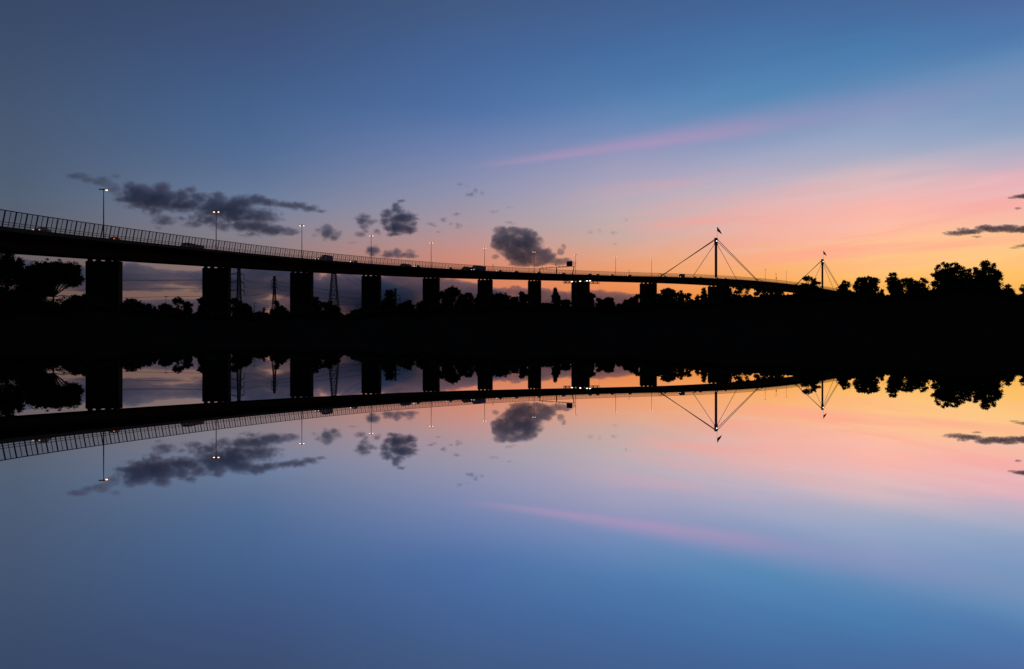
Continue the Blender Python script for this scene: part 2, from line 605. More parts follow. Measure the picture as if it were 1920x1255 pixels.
def pier(s, wpx, T, gap):
    x, y, tx, ty = [float(a) for a in frame(s)]

    def width(W):
        p = []
        for a in (-W / 2, W / 2):
            for t in (-T / 2, T / 2):
                p.append(CX + F * (x + ty * a + tx * t) / (y - tx * a + ty * t))
        return max(p) - min(p)
    lo, hi = 2.0, 30.0
    for _ in range(40):
        m = (lo + hi) / 2
        if width(m) < wpx:
            lo = m
        else:
            hi = m
    W = lo
    top = float(f_bot(s)) - gap
    rz = math.atan2(-tx, ty)
    b = MB()
    gz = 1.0
    b.box((x, y, (top - 0.9 + gz) / 2), (W, T, top - 0.9 - gz), rz)
    b.box((x, y, top - 0.45), (W + 0.06, T + 0.06, 0.9), rz)
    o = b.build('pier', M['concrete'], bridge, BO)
    for k in (-0.42, -0.17, 0.13, 0.38):
        bb = MB()
        c = on(s, k * W, top)
        z = top + gap / 2
        bb.box((c[0], c[1], top + 0.12), (W * 0.12, T * 0.8, 0.24), rz)
        bb.box((c[0], c[1], top + 0.24 + (gap - 0.24) / 2), (W * 0.075, T * 0.7, gap - 0.24), rz)
        bb.build('bearing', M['steel'], o, BO)
    return W


for i, s in enumerate(S_P):
    pier(float(s), PIER_W[i], 2.0 if i < 7 else 4.0, 0.72 if i < 7 else 0.95)
pier(-67.0, 95, 2.0, 0.72)

# throw fence on the near edge: leaning posts, top rail, two low rails, wire mesh
LEAN, FH = 0.6, 3.0
fs = np.arange(-132, 1540, 4.0)
fence_mb = MB()
sline = np.arange(-132, 1536.1, 6.0)
for off, dzv, r in ((EDGE + LEAN - 0.2, FH, 0.10),):
    p = on(sline, off, f_top(sline) + dzv)
    fence_mb.tube(p, r, 5)
safety_fence = fence_mb.build('safety_fence', M['metal'], bridge, BO)
for dzv in (0.40, 0.85):
    b = MB()
    b.tube(on(sline, EDGE - 0.2 + LEAN * dzv / FH, f_top(sline) + dzv), 0.06, 5)
    b.build('low_rail', M['metal'], safety_fence, BO)


def post(b, s, r):
    zt = float(f_top(s))
    b.tube([on(s, EDGE - 0.2, zt - 0.1), on(s, EDGE - 0.2 + LEAN, zt + FH)], r, 5)


post_s = [s for s in fs if s > -80][:100]
for s in post_s:
    b = MB()
    post(b, float(s), 0.14)
    b.build('fence_post', M['metal'], safety_fence, BO)
rest = MB()
for s in fs:
    if s not in post_s:
        post(rest, float(s), 0.14)
for s in fs + 2.0:
    post(rest, float(s), 0.075)
tag(rest.build('far_fence_posts', M['metal'], safety_fence, BO), kind='stuff')
b = MB()
p0 = on(sline, EDGE - 0.2, f_top(sline))
p1 = on(sline, EDGE - 0.2 + LEAN, f_top(sline) + FH)
b.raw(np.concatenate([p0, p1]), [(i, i + 1, len(sline) + i + 1, len(sline) + i) for i in range(len(sline) - 1)])
b.build('wire_mesh', M['mesh'], safety_fence, BO)

# towers with stays, platforms and floodlights
def tower(i, ytop, anchors):
    s = float(S_P[i])
    D = PD[i]
    x, y, tx, ty = [float(a) for a in frame(s)]
    rz = math.atan2(ty, tx)
    z0 = float(f_top(s)) - 0.3
    z1 = at(CX, ytop, D)[2]
    b = MB()
    hgt = z1 - 6.5
    b.box((x, y, (z0 + hgt) / 2), (2.6, 1.8, hgt - z0), rz)
    t = b.build('tower', M['steel'], bridge, BO)
    b = MB()
    b.box((x, y, z1 - 3.25), (3.3, 2.5, 6.5), rz)
    b.box((x, y, z1 - 6.9), (4.4, 3.6, 0.35), rz)
    for a in (-2.1, 2.1):
        for c in (-1.7, 1.7):
            b.tube([(x + tx * a - ty * c, y + ty * a + tx * c, z1 - 6.7), (x + tx * a - ty * c, y + ty * a + tx * c, z1 - 5.6)], 0.05, 4)
    b.build('tower_head', M['steel'], t, BO)
    b = MB()
    c = np.array((x, y, 0)) + np.array((0.25, -2.1, z1 - 3.6))
    b.box(c, (0.9, 0.3, 0.8), 0.0)
    b.build('floodlight', M['work'], t, BO)
    for px, py, zoff, strands, ring in anchors:
        sa = s_at(px, 0)
        za = float(f_top(sa)) + 0.2
        b = MB()
        for k in range(strands):
            lat = (k - (strands - 1) / 2) * 1.0
            dzv = (k - (strands - 1) / 2) * 1.6
            sg = 1.3 if sa > s else -1.3
            p_top = np.array((x + tx * sg + ty * lat, y + ty * sg - tx * lat, z1 - zoff + dzv))
            p_bot = on(sa, lat, za)
            b.tube([p_top, p_bot], ring, 6)
        b.build('stay_cable', M['cable'], bridge, BO)
        if strands > 1:
            b = MB()
            h = heading(sa)
            for a in (-1, 1):
                for cc in (-1, 1):
                    q = on(sa + 3.5 * a - (4 if sa > s else -4), 1.6 * cc, za - 0.2)
                    b.tube([q, q + np.array((0, 0, 3.6))], 0.12, 4)
            for zz in (1.2, 3.6):
                ring_p = [on(sa + 3.5 * a - (4 if sa > s else -4), 1.6 * cc, za - 0.2 + zz) for a, cc in ((-1, -1), (1, -1), (1, 1), (-1, 1), (-1, -1))]
                b.tube(ring_p, 0.12, 4)
            b.build('cable_anchor', M['galv'], bridge, BO)
    return t, np.array((x, y, z1))


_, top1 = tower(9, 446.4, [(1236, 517, 1.6, 2, 0.34), (1296.5, 520, 5.4, 1, 0.26), (1382.5, 522, 5.4, 1, 0.26), (1424, 528, 1.6, 2, 0.30)])
_, top2 = tower(10, 486.2, [(1489, 533, 1.6, 2, 0.34), (1519, 536, 5.4, 1, 0.26), (1566, 542, 5.4, 1, 0.26), (1581, 544, 1.6, 2, 0.30)])


# ------------------------------------------------------------------ flags
def flag_mesh(pts, hang, material, parent, off):
    """cloth hanging from the pole, a few soft folds"""
    n, k = 12, 7
    v = []
    for i in range(n):
        u = i / (n - 1)
        for j in range(k):
            t = j / (k - 1)
            x, z = pts(u, t)
            v.append((x, 0.35 * hang * math.sin(7 * u + 2 * t) * (0.2 + u), z))
    f = [(i * k + j, (i + 1) * k + j, (i + 1) * k + j + 1, i * k + j + 1) for i in range(n - 1) for j in range(k - 1)]
    b = MB()
    b.raw(np.array(v) + np.asarray(off), f)
    o = b.build('flag', material, parent, off)
    md = o.modifiers.new('cloth_thickness', 'SOLIDIFY')
    md.thickness = 0.03
    return o


def flagpole(base, pole_h, flag_w, flag_h, label, droop=1.0, rad=0.11):
    e = empty('flagpole', base, label, 'flag', 'flags flying over the bridge')
    b = MB()
    b.tube([(0, 0, 0), (0, 0, pole_h)], [rad, rad * 0.6], 6)
    b.build('pole', M['metal'], e)

    def pts(u, t):
        x = flag_w * u
        ztop = pole_h - 0.1 - droop * flag_h * 0.95 * u ** 1.15
        zbot = pole_h - 0.1 - flag_h * 0.62 - droop * flag_h * 0.55 * u ** 0.9 + (0.1 * flag_h * u)
        return x + 0.12, ztop + (zbot - ztop) * t
    flag_mesh(pts, 0.8, M['flag'], e, (0, 0, 0))
    return e


flagpole(top1 + np.array((1.2, 0, 0)), 12.4, 4.9, 7.6, 'dark flag on a pole on top of the taller, nearer tower')
flagpole(top2 + np.array((1.3, 0, 0)), 12.4, 4.6, 7.4, 'dark flag on a pole on top of the farther, smaller tower')
sf = s_at(991.5, 9)
bf = on(sf, 9, float(f_top(sf)) - KERB)
Df = bf[1]
flagpole(bf, at(0, 490.5, Df)[2] - bf[2], 2.8, 1.0, 'small dark flag flying on a pole left of the sign gantry', 0.9, 0.08)

# ------------------------------------------------------------------ street lamps
LAMPS = [(194.3, 356, 'street lamp with one head dark and one lit, nearest on the bridge', 'L'),
         (405.3, 397.3, 'twin-headed lit street lamp above the second pier, before the long dark cloud', ''),
         (566, 423, 'twin-headed lit street lamp above the third pier, at the tail of the long cloud', ''),
         (696, 442, 'twin-headed lit street lamp above the fourth pier, before a low ragged cloud', ''),
         (808.5, 455.3, 'twin-headed lit street lamp above the fifth pier, against clear pink sky', ''),
         (908.7, 465, 'twin-headed lit street lamp beside the truck with a blue box', ''),
         (1001.5, 472.6, 'twin-headed lit street lamp in front of the big dark cloud', ''),
         (1079.3, 477.6, 'street lamp with only its left head lit, right of the sign board', 'R'),
         (1154.3, 481.4, 'twin-headed lit street lamp standing alone right of the wide pier with work platforms', ''),
         (1221.6, 485.6, 'twin-headed lit street lamp just left of the stays of the nearer tower', ''),
         (1435, 505.7, 'thin unlit street lamp between the towers, the taller one', 'LR'),
         (1474.5, 510.4, 'thin unlit street lamp between the towers, nearer the farther tower', 'LR')]


def make_lamp(dark, label):
    e = empty('street_lamp', (0, 0, 0), label, 'street lamp', 'street lamps along the bridge median')
    b = MB()
    b.tube([(0, 0, 0), (0, 0, 16.0)], [0.20, 0.10], 8)
    b.box((0, 0, 0.25), (0.6, 0.6, 0.5))
    b.box((0, 0, 16.08), (0.45, 0.45, 0.40))
    b.build('pole', M['metal'], e)
    for sgn, key in ((-1, 'L'), (1, 'R')):
        b = MB()
        b.tube([(0, 0, 16.0), (sgn * 0.55, 0, 16.1)], 0.07, 5)
        prof = [(0.42, 16.0), (1.28, 15.98), (1.34, 16.08), (1.1, 16.24), (0.6, 16.26), (0.42, 16.14)]
        b.extrude([(sgn * x, z) for x, z in prof], -0.24, 0.24)
        hd = b.build('lamp_head', M['metal'], e)
        if key not in dark:
            b = MB()
            b.extrude([(sgn * x, z) for x, z in [(0.55, 15.985), (0.66, 15.74), (0.98, 15.72), (1.14, 15.965)]], -0.16, 0.16)
            b.build('lamp_bulb', M['lamp'], hd)
    return e


protos = {}
for px, ytop, label, dark in LAMPS:
    s = s_at(px, 0)
    p = on(s, 0, float(f_top(s)) + 0.05)
    ztop = at(px, ytop, p[1])[2]
    sz = (ztop - p[2]) / 16.0
    rz = 0.25 * (heading(s) - math.pi / 2)
    if dark not in protos:
        e = make_lamp(dark, label)
        e.location = p
        e.rotation_euler = (0, 0, rz)
        e.scale = (1, 1, sz)
        protos[dark] = e
    else:
        dup(protos[dark], p, rz, label, sz=sz)

# mast with aerials between the towers, sensor masts
def mast(px, ytop, off, label, forks):
    s = s_at(px, off)
    p = on(s, off, float(f_top(s)) - 0.1)
    hgt = at(px, ytop, p[1])[2] - p[2]
    e = empty('mast', p, label, 'mast')
    b = MB()
    b.tube([(0, 0, 0), (0, 0, hgt)], [0.16, 0.10], 6)
    b.build('pole', M['metal'], e)
    if forks:
        b = MB()
        for a in (-0.9, 0.9):
            b.tube([(0, 0, hgt * 0.86), (a, 0, hgt * 0.92), (a * 1.1, 0, hgt * 1.12)], 0.09, 5)
        b.build('aerial', M['metal'], e)
        b = MB()
        b.box((0, 0, hgt * 0.58), (0.9, 0.7, hgt * 0.16))
        b.build('cabinet', M['metal'], e)
    else:
        b = MB()
        b.box((0.0, 0, hgt - 0.3), (0.5, 0.45, 0.6))
        b.build('sensor', M['metal'], e)


mast(1455.4, 513.5, 0, 'thick mast with forked aerials between two thin unlit lamps', True)
mast(924.5, 496, 10, 'short thin mast right of the truck with a blue box', False)
mast(1179.5, 506.5, 10, 'short thin mast between two lit lamps left of the nearer tower', False)


# ------------------------------------------------------------------ sign gantry
def sign_gantry():
    s = s_at(1043.5, 0)
    base = on(s, 0, float(f_top(s)))
    zb = at(0, 501.2, base[1])[2]
    e = empty('sign_gantry', base, 'overhead sign gantry spanning the road with a dark square board', 'sign gantry')
    b = MB()
    offs = np.linspace(-16.8, 17.0, 18)
    zoff = 0.0
    top = on(np.full(18, s), offs, zb)
    bot = top - np.array((0, 0, 0.55))
    b.tube(top, 0.13, 5)
    b.tube(bot, 0.10, 5)
    for i in range(17):
        b.tube([top[i], bot[i + 1]], 0.06, 4)
    b.build('beam', M['metal'], e, base)
    for o_, r_, lean in ((-16.2, 0.34, 0.0), (0.0, 0.42, 0.0), (16.6, 0.36, -1.9)):
        b = MB()
        pz = float(f_top(s)) - 0.1
        b.tube([on(s, o_ + lean, pz), on(s, o_ + lean * 0.45, (pz + zb) / 2), on(s, o_, zb + 0.1)], r_, 6)
        b.build('column', M['metal'], e, base)
    rz = heading(s) - math.pi / 2
    for o_ in (-13.5, -10, -7, -4.5, 3, 6, 8.5):
        c = on(s, o_, zb + 0.25)
        b = MB()
        b.box(c, (0.8, 0.5, 0.55), rz)
        b.build('lane_camera', M['metal'], e, base)
    c = on(s, 12.2, zb + 2.1)
    b = MB()
    b.box(c, (5.0, 0.5, 4.0), rz)
    b.box(c + np.array((0.06, -0.32, 0)), (4.7, 0.1, 3.7), rz)
    b.build('sign_board', M['sign'], e, base)
    b = MB()
    for o_, hh, r_ in ((-0.6, 3.6, 0.09), (2.2, 2.2, 0.05), (9.5, 2.6, 0.05)):
        c = on(s, o_, zb)
        b.tube([c, c + np.array((0, 0, hh))], r_, 5)
    c = on(s, -0.6, zb + 1.9)
    b.box(c, (0.5, 0.4, 1.5), rz)
    b.build('aerial', M['metal'], e, base)


sign_gantry()


# ------------------------------------------------------------------ maintenance platforms by the wide pier
def work_platform(x0, x1, ydeck, ybot, label, rope):
    xm = (x0 + x1) / 2
    s = s_at(xm, 3)
    D = float(on(s, 3, 0)[1])
    base = at(xm, ybot, D)
    e = empty('work_platform', base, label, 'work platform', 'work platforms under the bridge deck')
    w_ = (x1 - x0) / F * D
    dep = 5.0
    zt = at(0, ydeck, D)[2] - base[2] + 0.6
    b = MB()
    b.box((0, 0, 0.1), (w_, dep, 0.16))
    b.build('floor', M['metal'], e)
    b = MB()
    n = 6
    rng = random.Random(int(x0))
    for y in (-dep / 2, dep / 2):
        for k in range(n + 1):
            x = -w_ / 2 + w_ * k / n
            b.tube([(x, y, 0.1), (x, y, zt * (1.0 if k % 3 == 0 else 0.55))], 0.07, 4)
        b.tube([(-w_ / 2, y, zt * 0.55), (w_ / 2, y, zt * 0.55)], 0.06, 4)
        for k in range(n):
            xa, xb = -w_ / 2 + w_ * k / n, -w_ / 2 + w_ * (k + 1) / n
            if rng.random() < 0.6:
                b.tube([(xa, y, 0.1), (xb, y, zt * 0.55)], 0.05, 4)
    b.build('frame', M['metal'], e)
    for xo, wd in ((-w_ * 0.2, 1.1), (w_ * 0.25, 0.8)):
        b = MB()
        b.box((xo, -0.6, 0.75), (wd, 0.9, 1.1))
        b.box((xo, -0.6, 1.36), (wd * 0.7, 0.6, 0.12))
        b.build('equipment_box', M['metal'], e)
    if rope:
        b = MB()
        b.tube([(w_ / 2 + 0.1, 0, 0.2), (w_ / 2 + 0.15, 0, -8), (w_ / 2 + 0.5, 0, -19)], 0.035, 4)
        b.build('rope', M['wire'], e)


work_platform(1056.5, 1070.5, 526, 531.5, 'steel lattice work platform under the deck, left of the wide pier', False)
work_platform(1107, 1124, 526, 532.0, 'steel lattice work platform under the deck, right of the wide pier', True)
first = None
for px, py, where in ((1072.3, 528.4, 'at the left edge of the wide pier'), (1088, 527.6, 'over the middle of the wide pier'),
                      (1100.6, 526.9, 'left of the right edge of the wide pier'), (1106.4, 526.7, 'at the right edge of the wide pier')):
    s = s_at(px, 8.2)
    p = at(px, py, float(on(s, 8.2, 0)[1]))
    lab = 'white work light under the deck ' + where
    if first is None:
        first = empty('work_light', p, lab, 'work light', 'work lights at the wide pier')
        b = MB()
        b.box((0, 0.25, 0.35), (1.2, 0.4, 0.18))
        b.tube([(0, 0.25, 0.3), (0, 0.25, 1.2)], 0.06, 5)
        b.build('bracket', M['metal'], first)
        b = MB()
        b.extrude([(-0.7, -0.25), (0.7, -0.25), (0.55, 0.25), (-0.55, 0.25)], -0.1, 0.1)
        b.build('lamp', M['work'], first)
    else:
        dup(first, p, 0, lab)


# ------------------------------------------------------------------ vehicles
def make_car(lights):
    e = empty('car', (0, 0, 0), '', 'car', 'cars crossing the bridge')
    b = MB()
    b.extrude([(-2.15, 0.32), (-2.2, 0.75), (-2.0, 0.95), (-1.1, 1.02), (1.0, 0.95), (1.95, 0.82), (2.2, 0.62), (2.2, 0.32)], -0.88, 0.88)
    b.extrude([(-1.7, 0.98), (-1.15, 1.42), (-0.6, 1.48), (0.25, 1.45), (1.05, 0.96)], -0.74, 0.74)
    body = b.build('body', M['paint'], e)
    md = body.modifiers.new('soft_edges', 'BEVEL')
    md.width = 0.05
    md.segments = 2
    b = MB()
    b.extrude([(-1.4, 1.03), (-1.08, 1.36), (0.2, 1.38), (0.78, 1.03)], -0.752, 0.752)
    b.build('window', M['glass'], e)
    for x in (-1.35, 1.38):
        for y in (-0.82, 0.82):
            b = MB()
            b.tube([(x, y - 0.1, 0.33), (x, y + 0.1, 0.33)], 0.33, 14)
            b.build('wheel', M['rubber'], e)
    for y in (-0.66, 0.66):
        b = MB()
        b.box((2.2, y, 0.70), (0.1, 0.30, 0.20))
        b.build('headlight', M[{'head': 'head', 'dim': 'dim', 'tail': 'glass'}[lights]], e)
        b = MB()
        b.box((-2.2, y, 0.78), (0.1, 0.36, 0.22))
        b.build('tail_light', M['tail'] if lights == 'tail' else M['glass'], e)
    return e


def make_truck(material, length, lights=True):
    e = empty('truck', (0, 0, 0), '', 'truck', 'trucks crossing the bridge')
    b = MB()
    b.box((-1.4, 0, 2.45), (length, 2.5, 2.9))
    o = b.build('cargo_box', material, e)
    md = o.modifiers.new('soft_edges', 'BEVEL')
    md.width = 0.06
    b = MB()
    b.box((-1.4 + 0.5, 0, 0.85), (length + 1.0, 1.0, 0.28))
    b.build('chassis', M['rubber'], e)
    fx_ = length / 2 - 1.3
    b = MB()
    b.extrude([(fx_, 0.5), (fx_, 3.1), (fx_ + 0.6, 3.15), (fx_ + 1.7, 2.5), (fx_ + 2.1, 1.5), (fx_ + 2.1, 0.5)], -1.15, 1.15)
    b.build('cab', M['paint'], e)
    b = MB()
    b.extrude([(fx_ + 1.74, 2.42), (fx_ + 2.12, 1.55), (fx_ + 2.14, 1.55), (fx_ + 1.78, 2.44)], -1.0, 1.0)
    b.build('windscreen', M['glass'], e)
    for x in (-length / 2 - 0.4, -length / 2 + 0.8, length / 2 - 0.1):
        for y in (-1.05, 1.05):
            b = MB()
            b.tube([(x, y - 0.15, 0.5), (x, y + 0.15, 0.5)], 0.5, 14)
            b.build('wheel', M['rubber'], e)
    for y in (-0.85, 0.85):
        b = MB()
        b.box((fx_ + 2.12, y, 0.95), (0.1, 0.42, 0.26))
        b.build('headlight', M['head'] if lights else M['glass'], e)
    return e


def set_on(e, px, off, label, toward=True):
    s = s_at(px, off)
    p = on(s, off, float(f_top(s)) - KERB)
    e.location = p
    e.rotation_euler = (0, 0, heading(s) + (math.pi if toward else 0))
    e['label'] = label


def truck_on(e, px, ytop, label):
    """the lane in which the top of the box shows at that height over the deck edge"""
    lo, hi = -13.5, 13.2
    for _ in range(30):
        o_ = (lo + hi) / 2
        p = on(s_at(px, o_), o_, float(f_top(s_at(px, o_))) - KERB + 3.9)
        if CY - F * (p[2] - H) / p[1] < ytop:
            hi = o_
        else:
            lo = o_
    set_on(e, px, lo, label)


truck_on(make_truck(M['truck_red'], 10.5, False), 359, 457.8, 'truck with a dull red box between the first two lamps')
truck_on(make_truck(M['truck_blue'], 6.0), 611, 478.8, 'short truck with a dark blue box right of the third lamp')
truck_on(make_truck(M['truck_dark'], 8.0), 759, 495.0, 'dark box truck left of the fifth lamp')
truck_on(make_truck(M['truck_blue'], 12.5), 897, 498.6, 'long truck with a blue box beneath the sixth lamp')
truck_on(make_truck(M['truck_dark'], 7.0), 874, 500.5, 'dark truck close behind the long blue-box truck')
truck_on(make_truck(M['truck_dark'], 6.5), 1278, 514.0, 'dark box truck between the left stays of the nearer tower')
NEAR = 13.9
CARS = [(79, 'car with faint lights on the deck at the far left, before the first lamp'),
        (599, 'car with bright headlights just left of the short blue-box truck'),
        (664, 'car with a faint headlight between the third and fourth lamps'),
        (782, 'car with bright headlights right of the dark box truck'),
        (843, 'car with headlights left of the two trucks travelling together'),
        (936.5, 'car with one bright headlight right of the short thin mast'),
        (967.5, 'car with headlights under the left part of the big dark cloud'),
        (1010, 'car with headlights at the left column of the sign gantry'),
        (1056, 'car with headlights under the sign gantry, left of the sign board'),
        (1105.5, 'car with headlights right of the sign board, above the wide pier'),
        (1120, 'car with headlights above the right-hand work platform'),
        (1147, 'car with headlights at the foot of the lone lamp'),
        (1180.5, 'car with dim headlights below the short thin mast left of the tower'),
        (1246, 'car with headlights at the foot of the long left stay'),
        (1301.5, 'car with headlights at the foot of the short left stay'),
        (1313, 'car with headlights between the short left stay and the nearer tower'),
        (1343.5, 'car with bright headlights at the foot of the nearer tower'),
        (1359.5, 'car with a headlight just right of the nearer tower'),
        (1427, 'car with headlights at the foot of the long right stay')]
car0 = make_car('head')
car_dim = make_car('dim')
for i, (px, lab) in enumerate(CARS):
    e = car_dim if i == 0 else car0 if i == 1 else dup(car0, (0, 0, 0), 0, lab)
    set_on(e, px, NEAR if i else 13.2, lab)
cart = make_car('tail')
set_on(cart, 217, 10.5, 'car with red tail lights just right of the first lamp', False)

# ------------------------------------------------------------------ pylons and power lines
def bar(b, p, q, r=0.13):
    b.tube([p, q], r, 4)


def pylon(px, ytop, D, label, base_w, waist_w, waist_at, arms, tbar=0.0, r=0.16, ins=3.0):
    base = np.array(((px - CX) / F * D, D, 2.0))
    Ht = at(px, ytop, D)[2] - 2.0
    e = empty('pylon', base, label, 'pylon', 'power pylons beyond the bridge')
    b = MB()

    def half(t):
        return (base_w + (waist_w - base_w) * min(t / waist_at, 1.0)) / 2 if t < waist_at else waist_w / 2 * (1 - 0.35 * (t - waist_at) / max(1e-3, 1 - waist_at))
    lev = [0.0]
    while lev[-1] < 0.985:
        t = lev[-1]
        lev.append(min(1.0, t + max(0.028, 2.0 * half(t) * 1.05 / Ht)))
    sg = [(-1, -1), (1, -1), (1, 1), (-1, 1)]
    for a, c in zip(lev[:-1], lev[1:]):
        ha, hc = half(a), half(c)
        for k in range(4):
            s0, s1 = sg[k], sg[(k + 1) % 4]
            pa = (s0[0] * ha, s0[1] * ha, a * Ht)
            pb = (s1[0] * ha, s1[1] * ha, a * Ht)
            qa = (s0[0] * hc, s0[1] * hc, c * Ht)
            qb = (s1[0] * hc, s1[1] * hc, c * Ht)
            bar(b, pa, qa, r)
            bar(b, pa, qb, r * 0.6)
            bar(b, pb, qa, r * 0.6)
            bar(b, qa, qb, r * 0.6)
    b.build('lattice', M['galv'], e)
    ends = []
    for frac, left, rightw in arms:
        z = frac * Ht
        h = half(frac)
        b = MB()
        for sx, ln in ((-1, left), (1, rightw)):
            if ln <= 0:
                continue
            for y in (-h, h):
                bar(b, (sx * h, y, z), (sx * ln, 0, z), r * 0.7)
                bar(b, (sx * h, y, z + 0.034 * Ht), (sx * ln, 0, z), r * 0.6)
            ends.append((sx, base + np.array((sx * ln, 0, z - ins))))
        b.build('cross_arm', M['galv'], e)
        b = MB()
        for sx, ln in ((-1, left), (1, rightw)):
            if ln > 0:
                b.tube([(sx * ln, 0, z), (sx * ln, 0, z - ins)], 0.22, 5)
        b.build('insulator', M['galv'], e)
    if tbar:
        b = MB()
        bar(b, (-tbar, 0, Ht - 0.2), (tbar, 0, Ht - 0.2), r)
        b.build('top_bar', M['galv'], e)
    return ends


P1 = pylon(448, 503, 520, 'tall power pylon just right of the second pier, with three cross arms', 7.5, 2.2, 0.55, [(0.90, 5.6, 3.5), (0.775, 6.2, 3.5), (0.645, 6.2, 3.7)], 1.8, 0.22, 3.4)
P2 = pylon(514.5, 518, 620, 'slender power pylon with short drooping arms left of the third pier', 6.5, 1.8, 0.66, [(0.925, 2.2, 2.2), (0.86, 2.2, 2.2), (0.795, 2.4, 2.4)], 0.9, 0.24, 1.2)
P3 = pylon(626, 500, 480, 'broad tapering lattice pylon with its top hidden behind the deck', 7.6, 2.1, 0.93, [(0.96, 3.6, 3.6)], 0.0, 0.22, 1.5)
P4 = pylon(741.3, 541.5, 760, 'small power pylon behind the slender tree right of the fourth pier', 7.5, 2.0, 0.6, [(0.85, 2.5, 4.6), (0.74, 2.5, 4.8)], 2.4, 0.28, 3.2)
P5 = pylon(495, 577, 1250, 'tiny distant pylon low behind the trees left of the slender pylon', 7.0, 2.4, 0.6, [(0.9, 4, 4), (0.72, 5, 5)], 3.0, 0.40, 2.5)


def wire(p, q, sag, label, r=0.055):
    p, q = np.asarray(p), np.asarray(q)
    n = 16
    b = MB()
    pts = [p + (q - p) * i / n - np.array((0, 0, sag * 4 * (i / n) * (1 - i / n))) for i in range(n + 1)]
    b.tube(pts, r * 1.6, 4)
    o = b.build('power_cable', M['wire'], None, p)
    o.location = p
    tag(o, label, 'power cable', 'power cables beyond the bridge')


lev_name = ['topmost', 'middle', 'lowest']
P1L = [e_[1] for e_ in P1 if e_[0] < 0]
P1R = [e_[1] for e_ in P1 if e_[0] > 0]
P2L = [e_[1] for e_ in P2 if e_[0] < 0]
P2R = [e_[1] for e_ in P2 if e_[0] > 0]
for k in range(3):
    ys = (517, 547, 565)[k]
    wire(at(-60, ys, 560), P1L[k], (1.6, 0.2, -0.2)[k], lev_name[k] + ' cable running left from the tall pylon with three arms', 0.11 if k == 0 else 0.07)
    wire(P1R[k], P2L[k], 1.6, lev_name[k] + ' cable from the tall pylon to the slender pylon', 0.06)
    wire(P2R[k], at(720, (556, 566, 578)[k], 700), 1.0, lev_name[k] + ' cable running right from the slender pylon behind the third pier', 0.06)
P3R = [e_[1] for e_ in P3 if e_[0] > 0]
wire(P3R[0] + np.array((0, 0, -1)), at(720, 558, 640), 2.0, 'steeply descending cable right of the broad pylon, the nearer to it', 0.055)
wire(P3R[0] + np.array((0.5, 0, 2)), at(735, 552, 640), 2.0, 'steeply descending cable right of the broad pylon, the farther from it', 0.055)
for k, y in enumerate((560, 572, 584)):
    wire(at(632, y - 0.6, 560), at(790, y + 0.8, 600), 0.3, lev_name[k] + ' of the level cables right of the broad pylon', 0.05)


# far light masts
def light_mast(px, ytop, D, label, double=True):
    base = np.array(((px - CX) / F * D, D, 2.0))
    hgt = at(px, ytop, D)[2] - 2.0
    e = empty('light_mast', base, label, 'light mast', 'distant light masts')
    b = MB()
    b.tube([(0, 0, 0), (0, 0, hgt)], [0.18, 0.10], 6)
    b.build('pole', M['metal'], e)
    b = MB()
    b.box((0, 0, hgt), (1.9, 0.3, 0.22))
    b.build('lamp_head', M['metal'], e)


light_mast(311.3, 556, 420, 'distant T-shaped light mast between the first two piers')
light_mast(477, 568, 420, 'distant T-shaped light mast between the two pylons')

# ------------------------------------------------------------------ trees
RNG = np.random.default_rng(7)


def leaf_cloud(cent, n, size, rng):
    """n small leaf blades of random tilt at the given centres"""
    a = rng.normal(size=(n, 3))
    a /= np.linalg.norm(a, axis=1)[:, None]
    t = rng.normal(size=(n, 3))
    u = np.cross(a, t)
    u /= np.linalg.norm(u, axis=1)[:, None]
    v = np.cross(a, u)
    L = (size * rng.uniform(0.6, 1.4, n))[:, None]
    W = L * rng.uniform(0.35, 0.7, n)[:, None]
    q = np.stack([cent - u * L, cent + v * W, cent + u * L, cent - v * W], 1).reshape(-1, 3)
    return q


def quads_object(name, q, material, parent, off):
    me = bpy.data.meshes.new(name)
    n = len(q) // 4
    me.vertices.add(len(q))
    me.vertices.foreach_set('co', (q - np.asarray(off)).astype(np.float32).ravel())
    me.loops.add(len(q))
    me.loops.foreach_set('vertex_index', np.arange(len(q), dtype=np.int32))
    me.polygons.add(n)
    me.polygons.foreach_set('loop_start', np.arange(0, len(q), 4, dtype=np.int32))
    me.materials.append(material)
    me.update(calc_edges=True)
    o = bpy.data.objects.new(name, me)
    COL.objects.link(o)
    if parent is not None:
        o.parent = parent
    return o


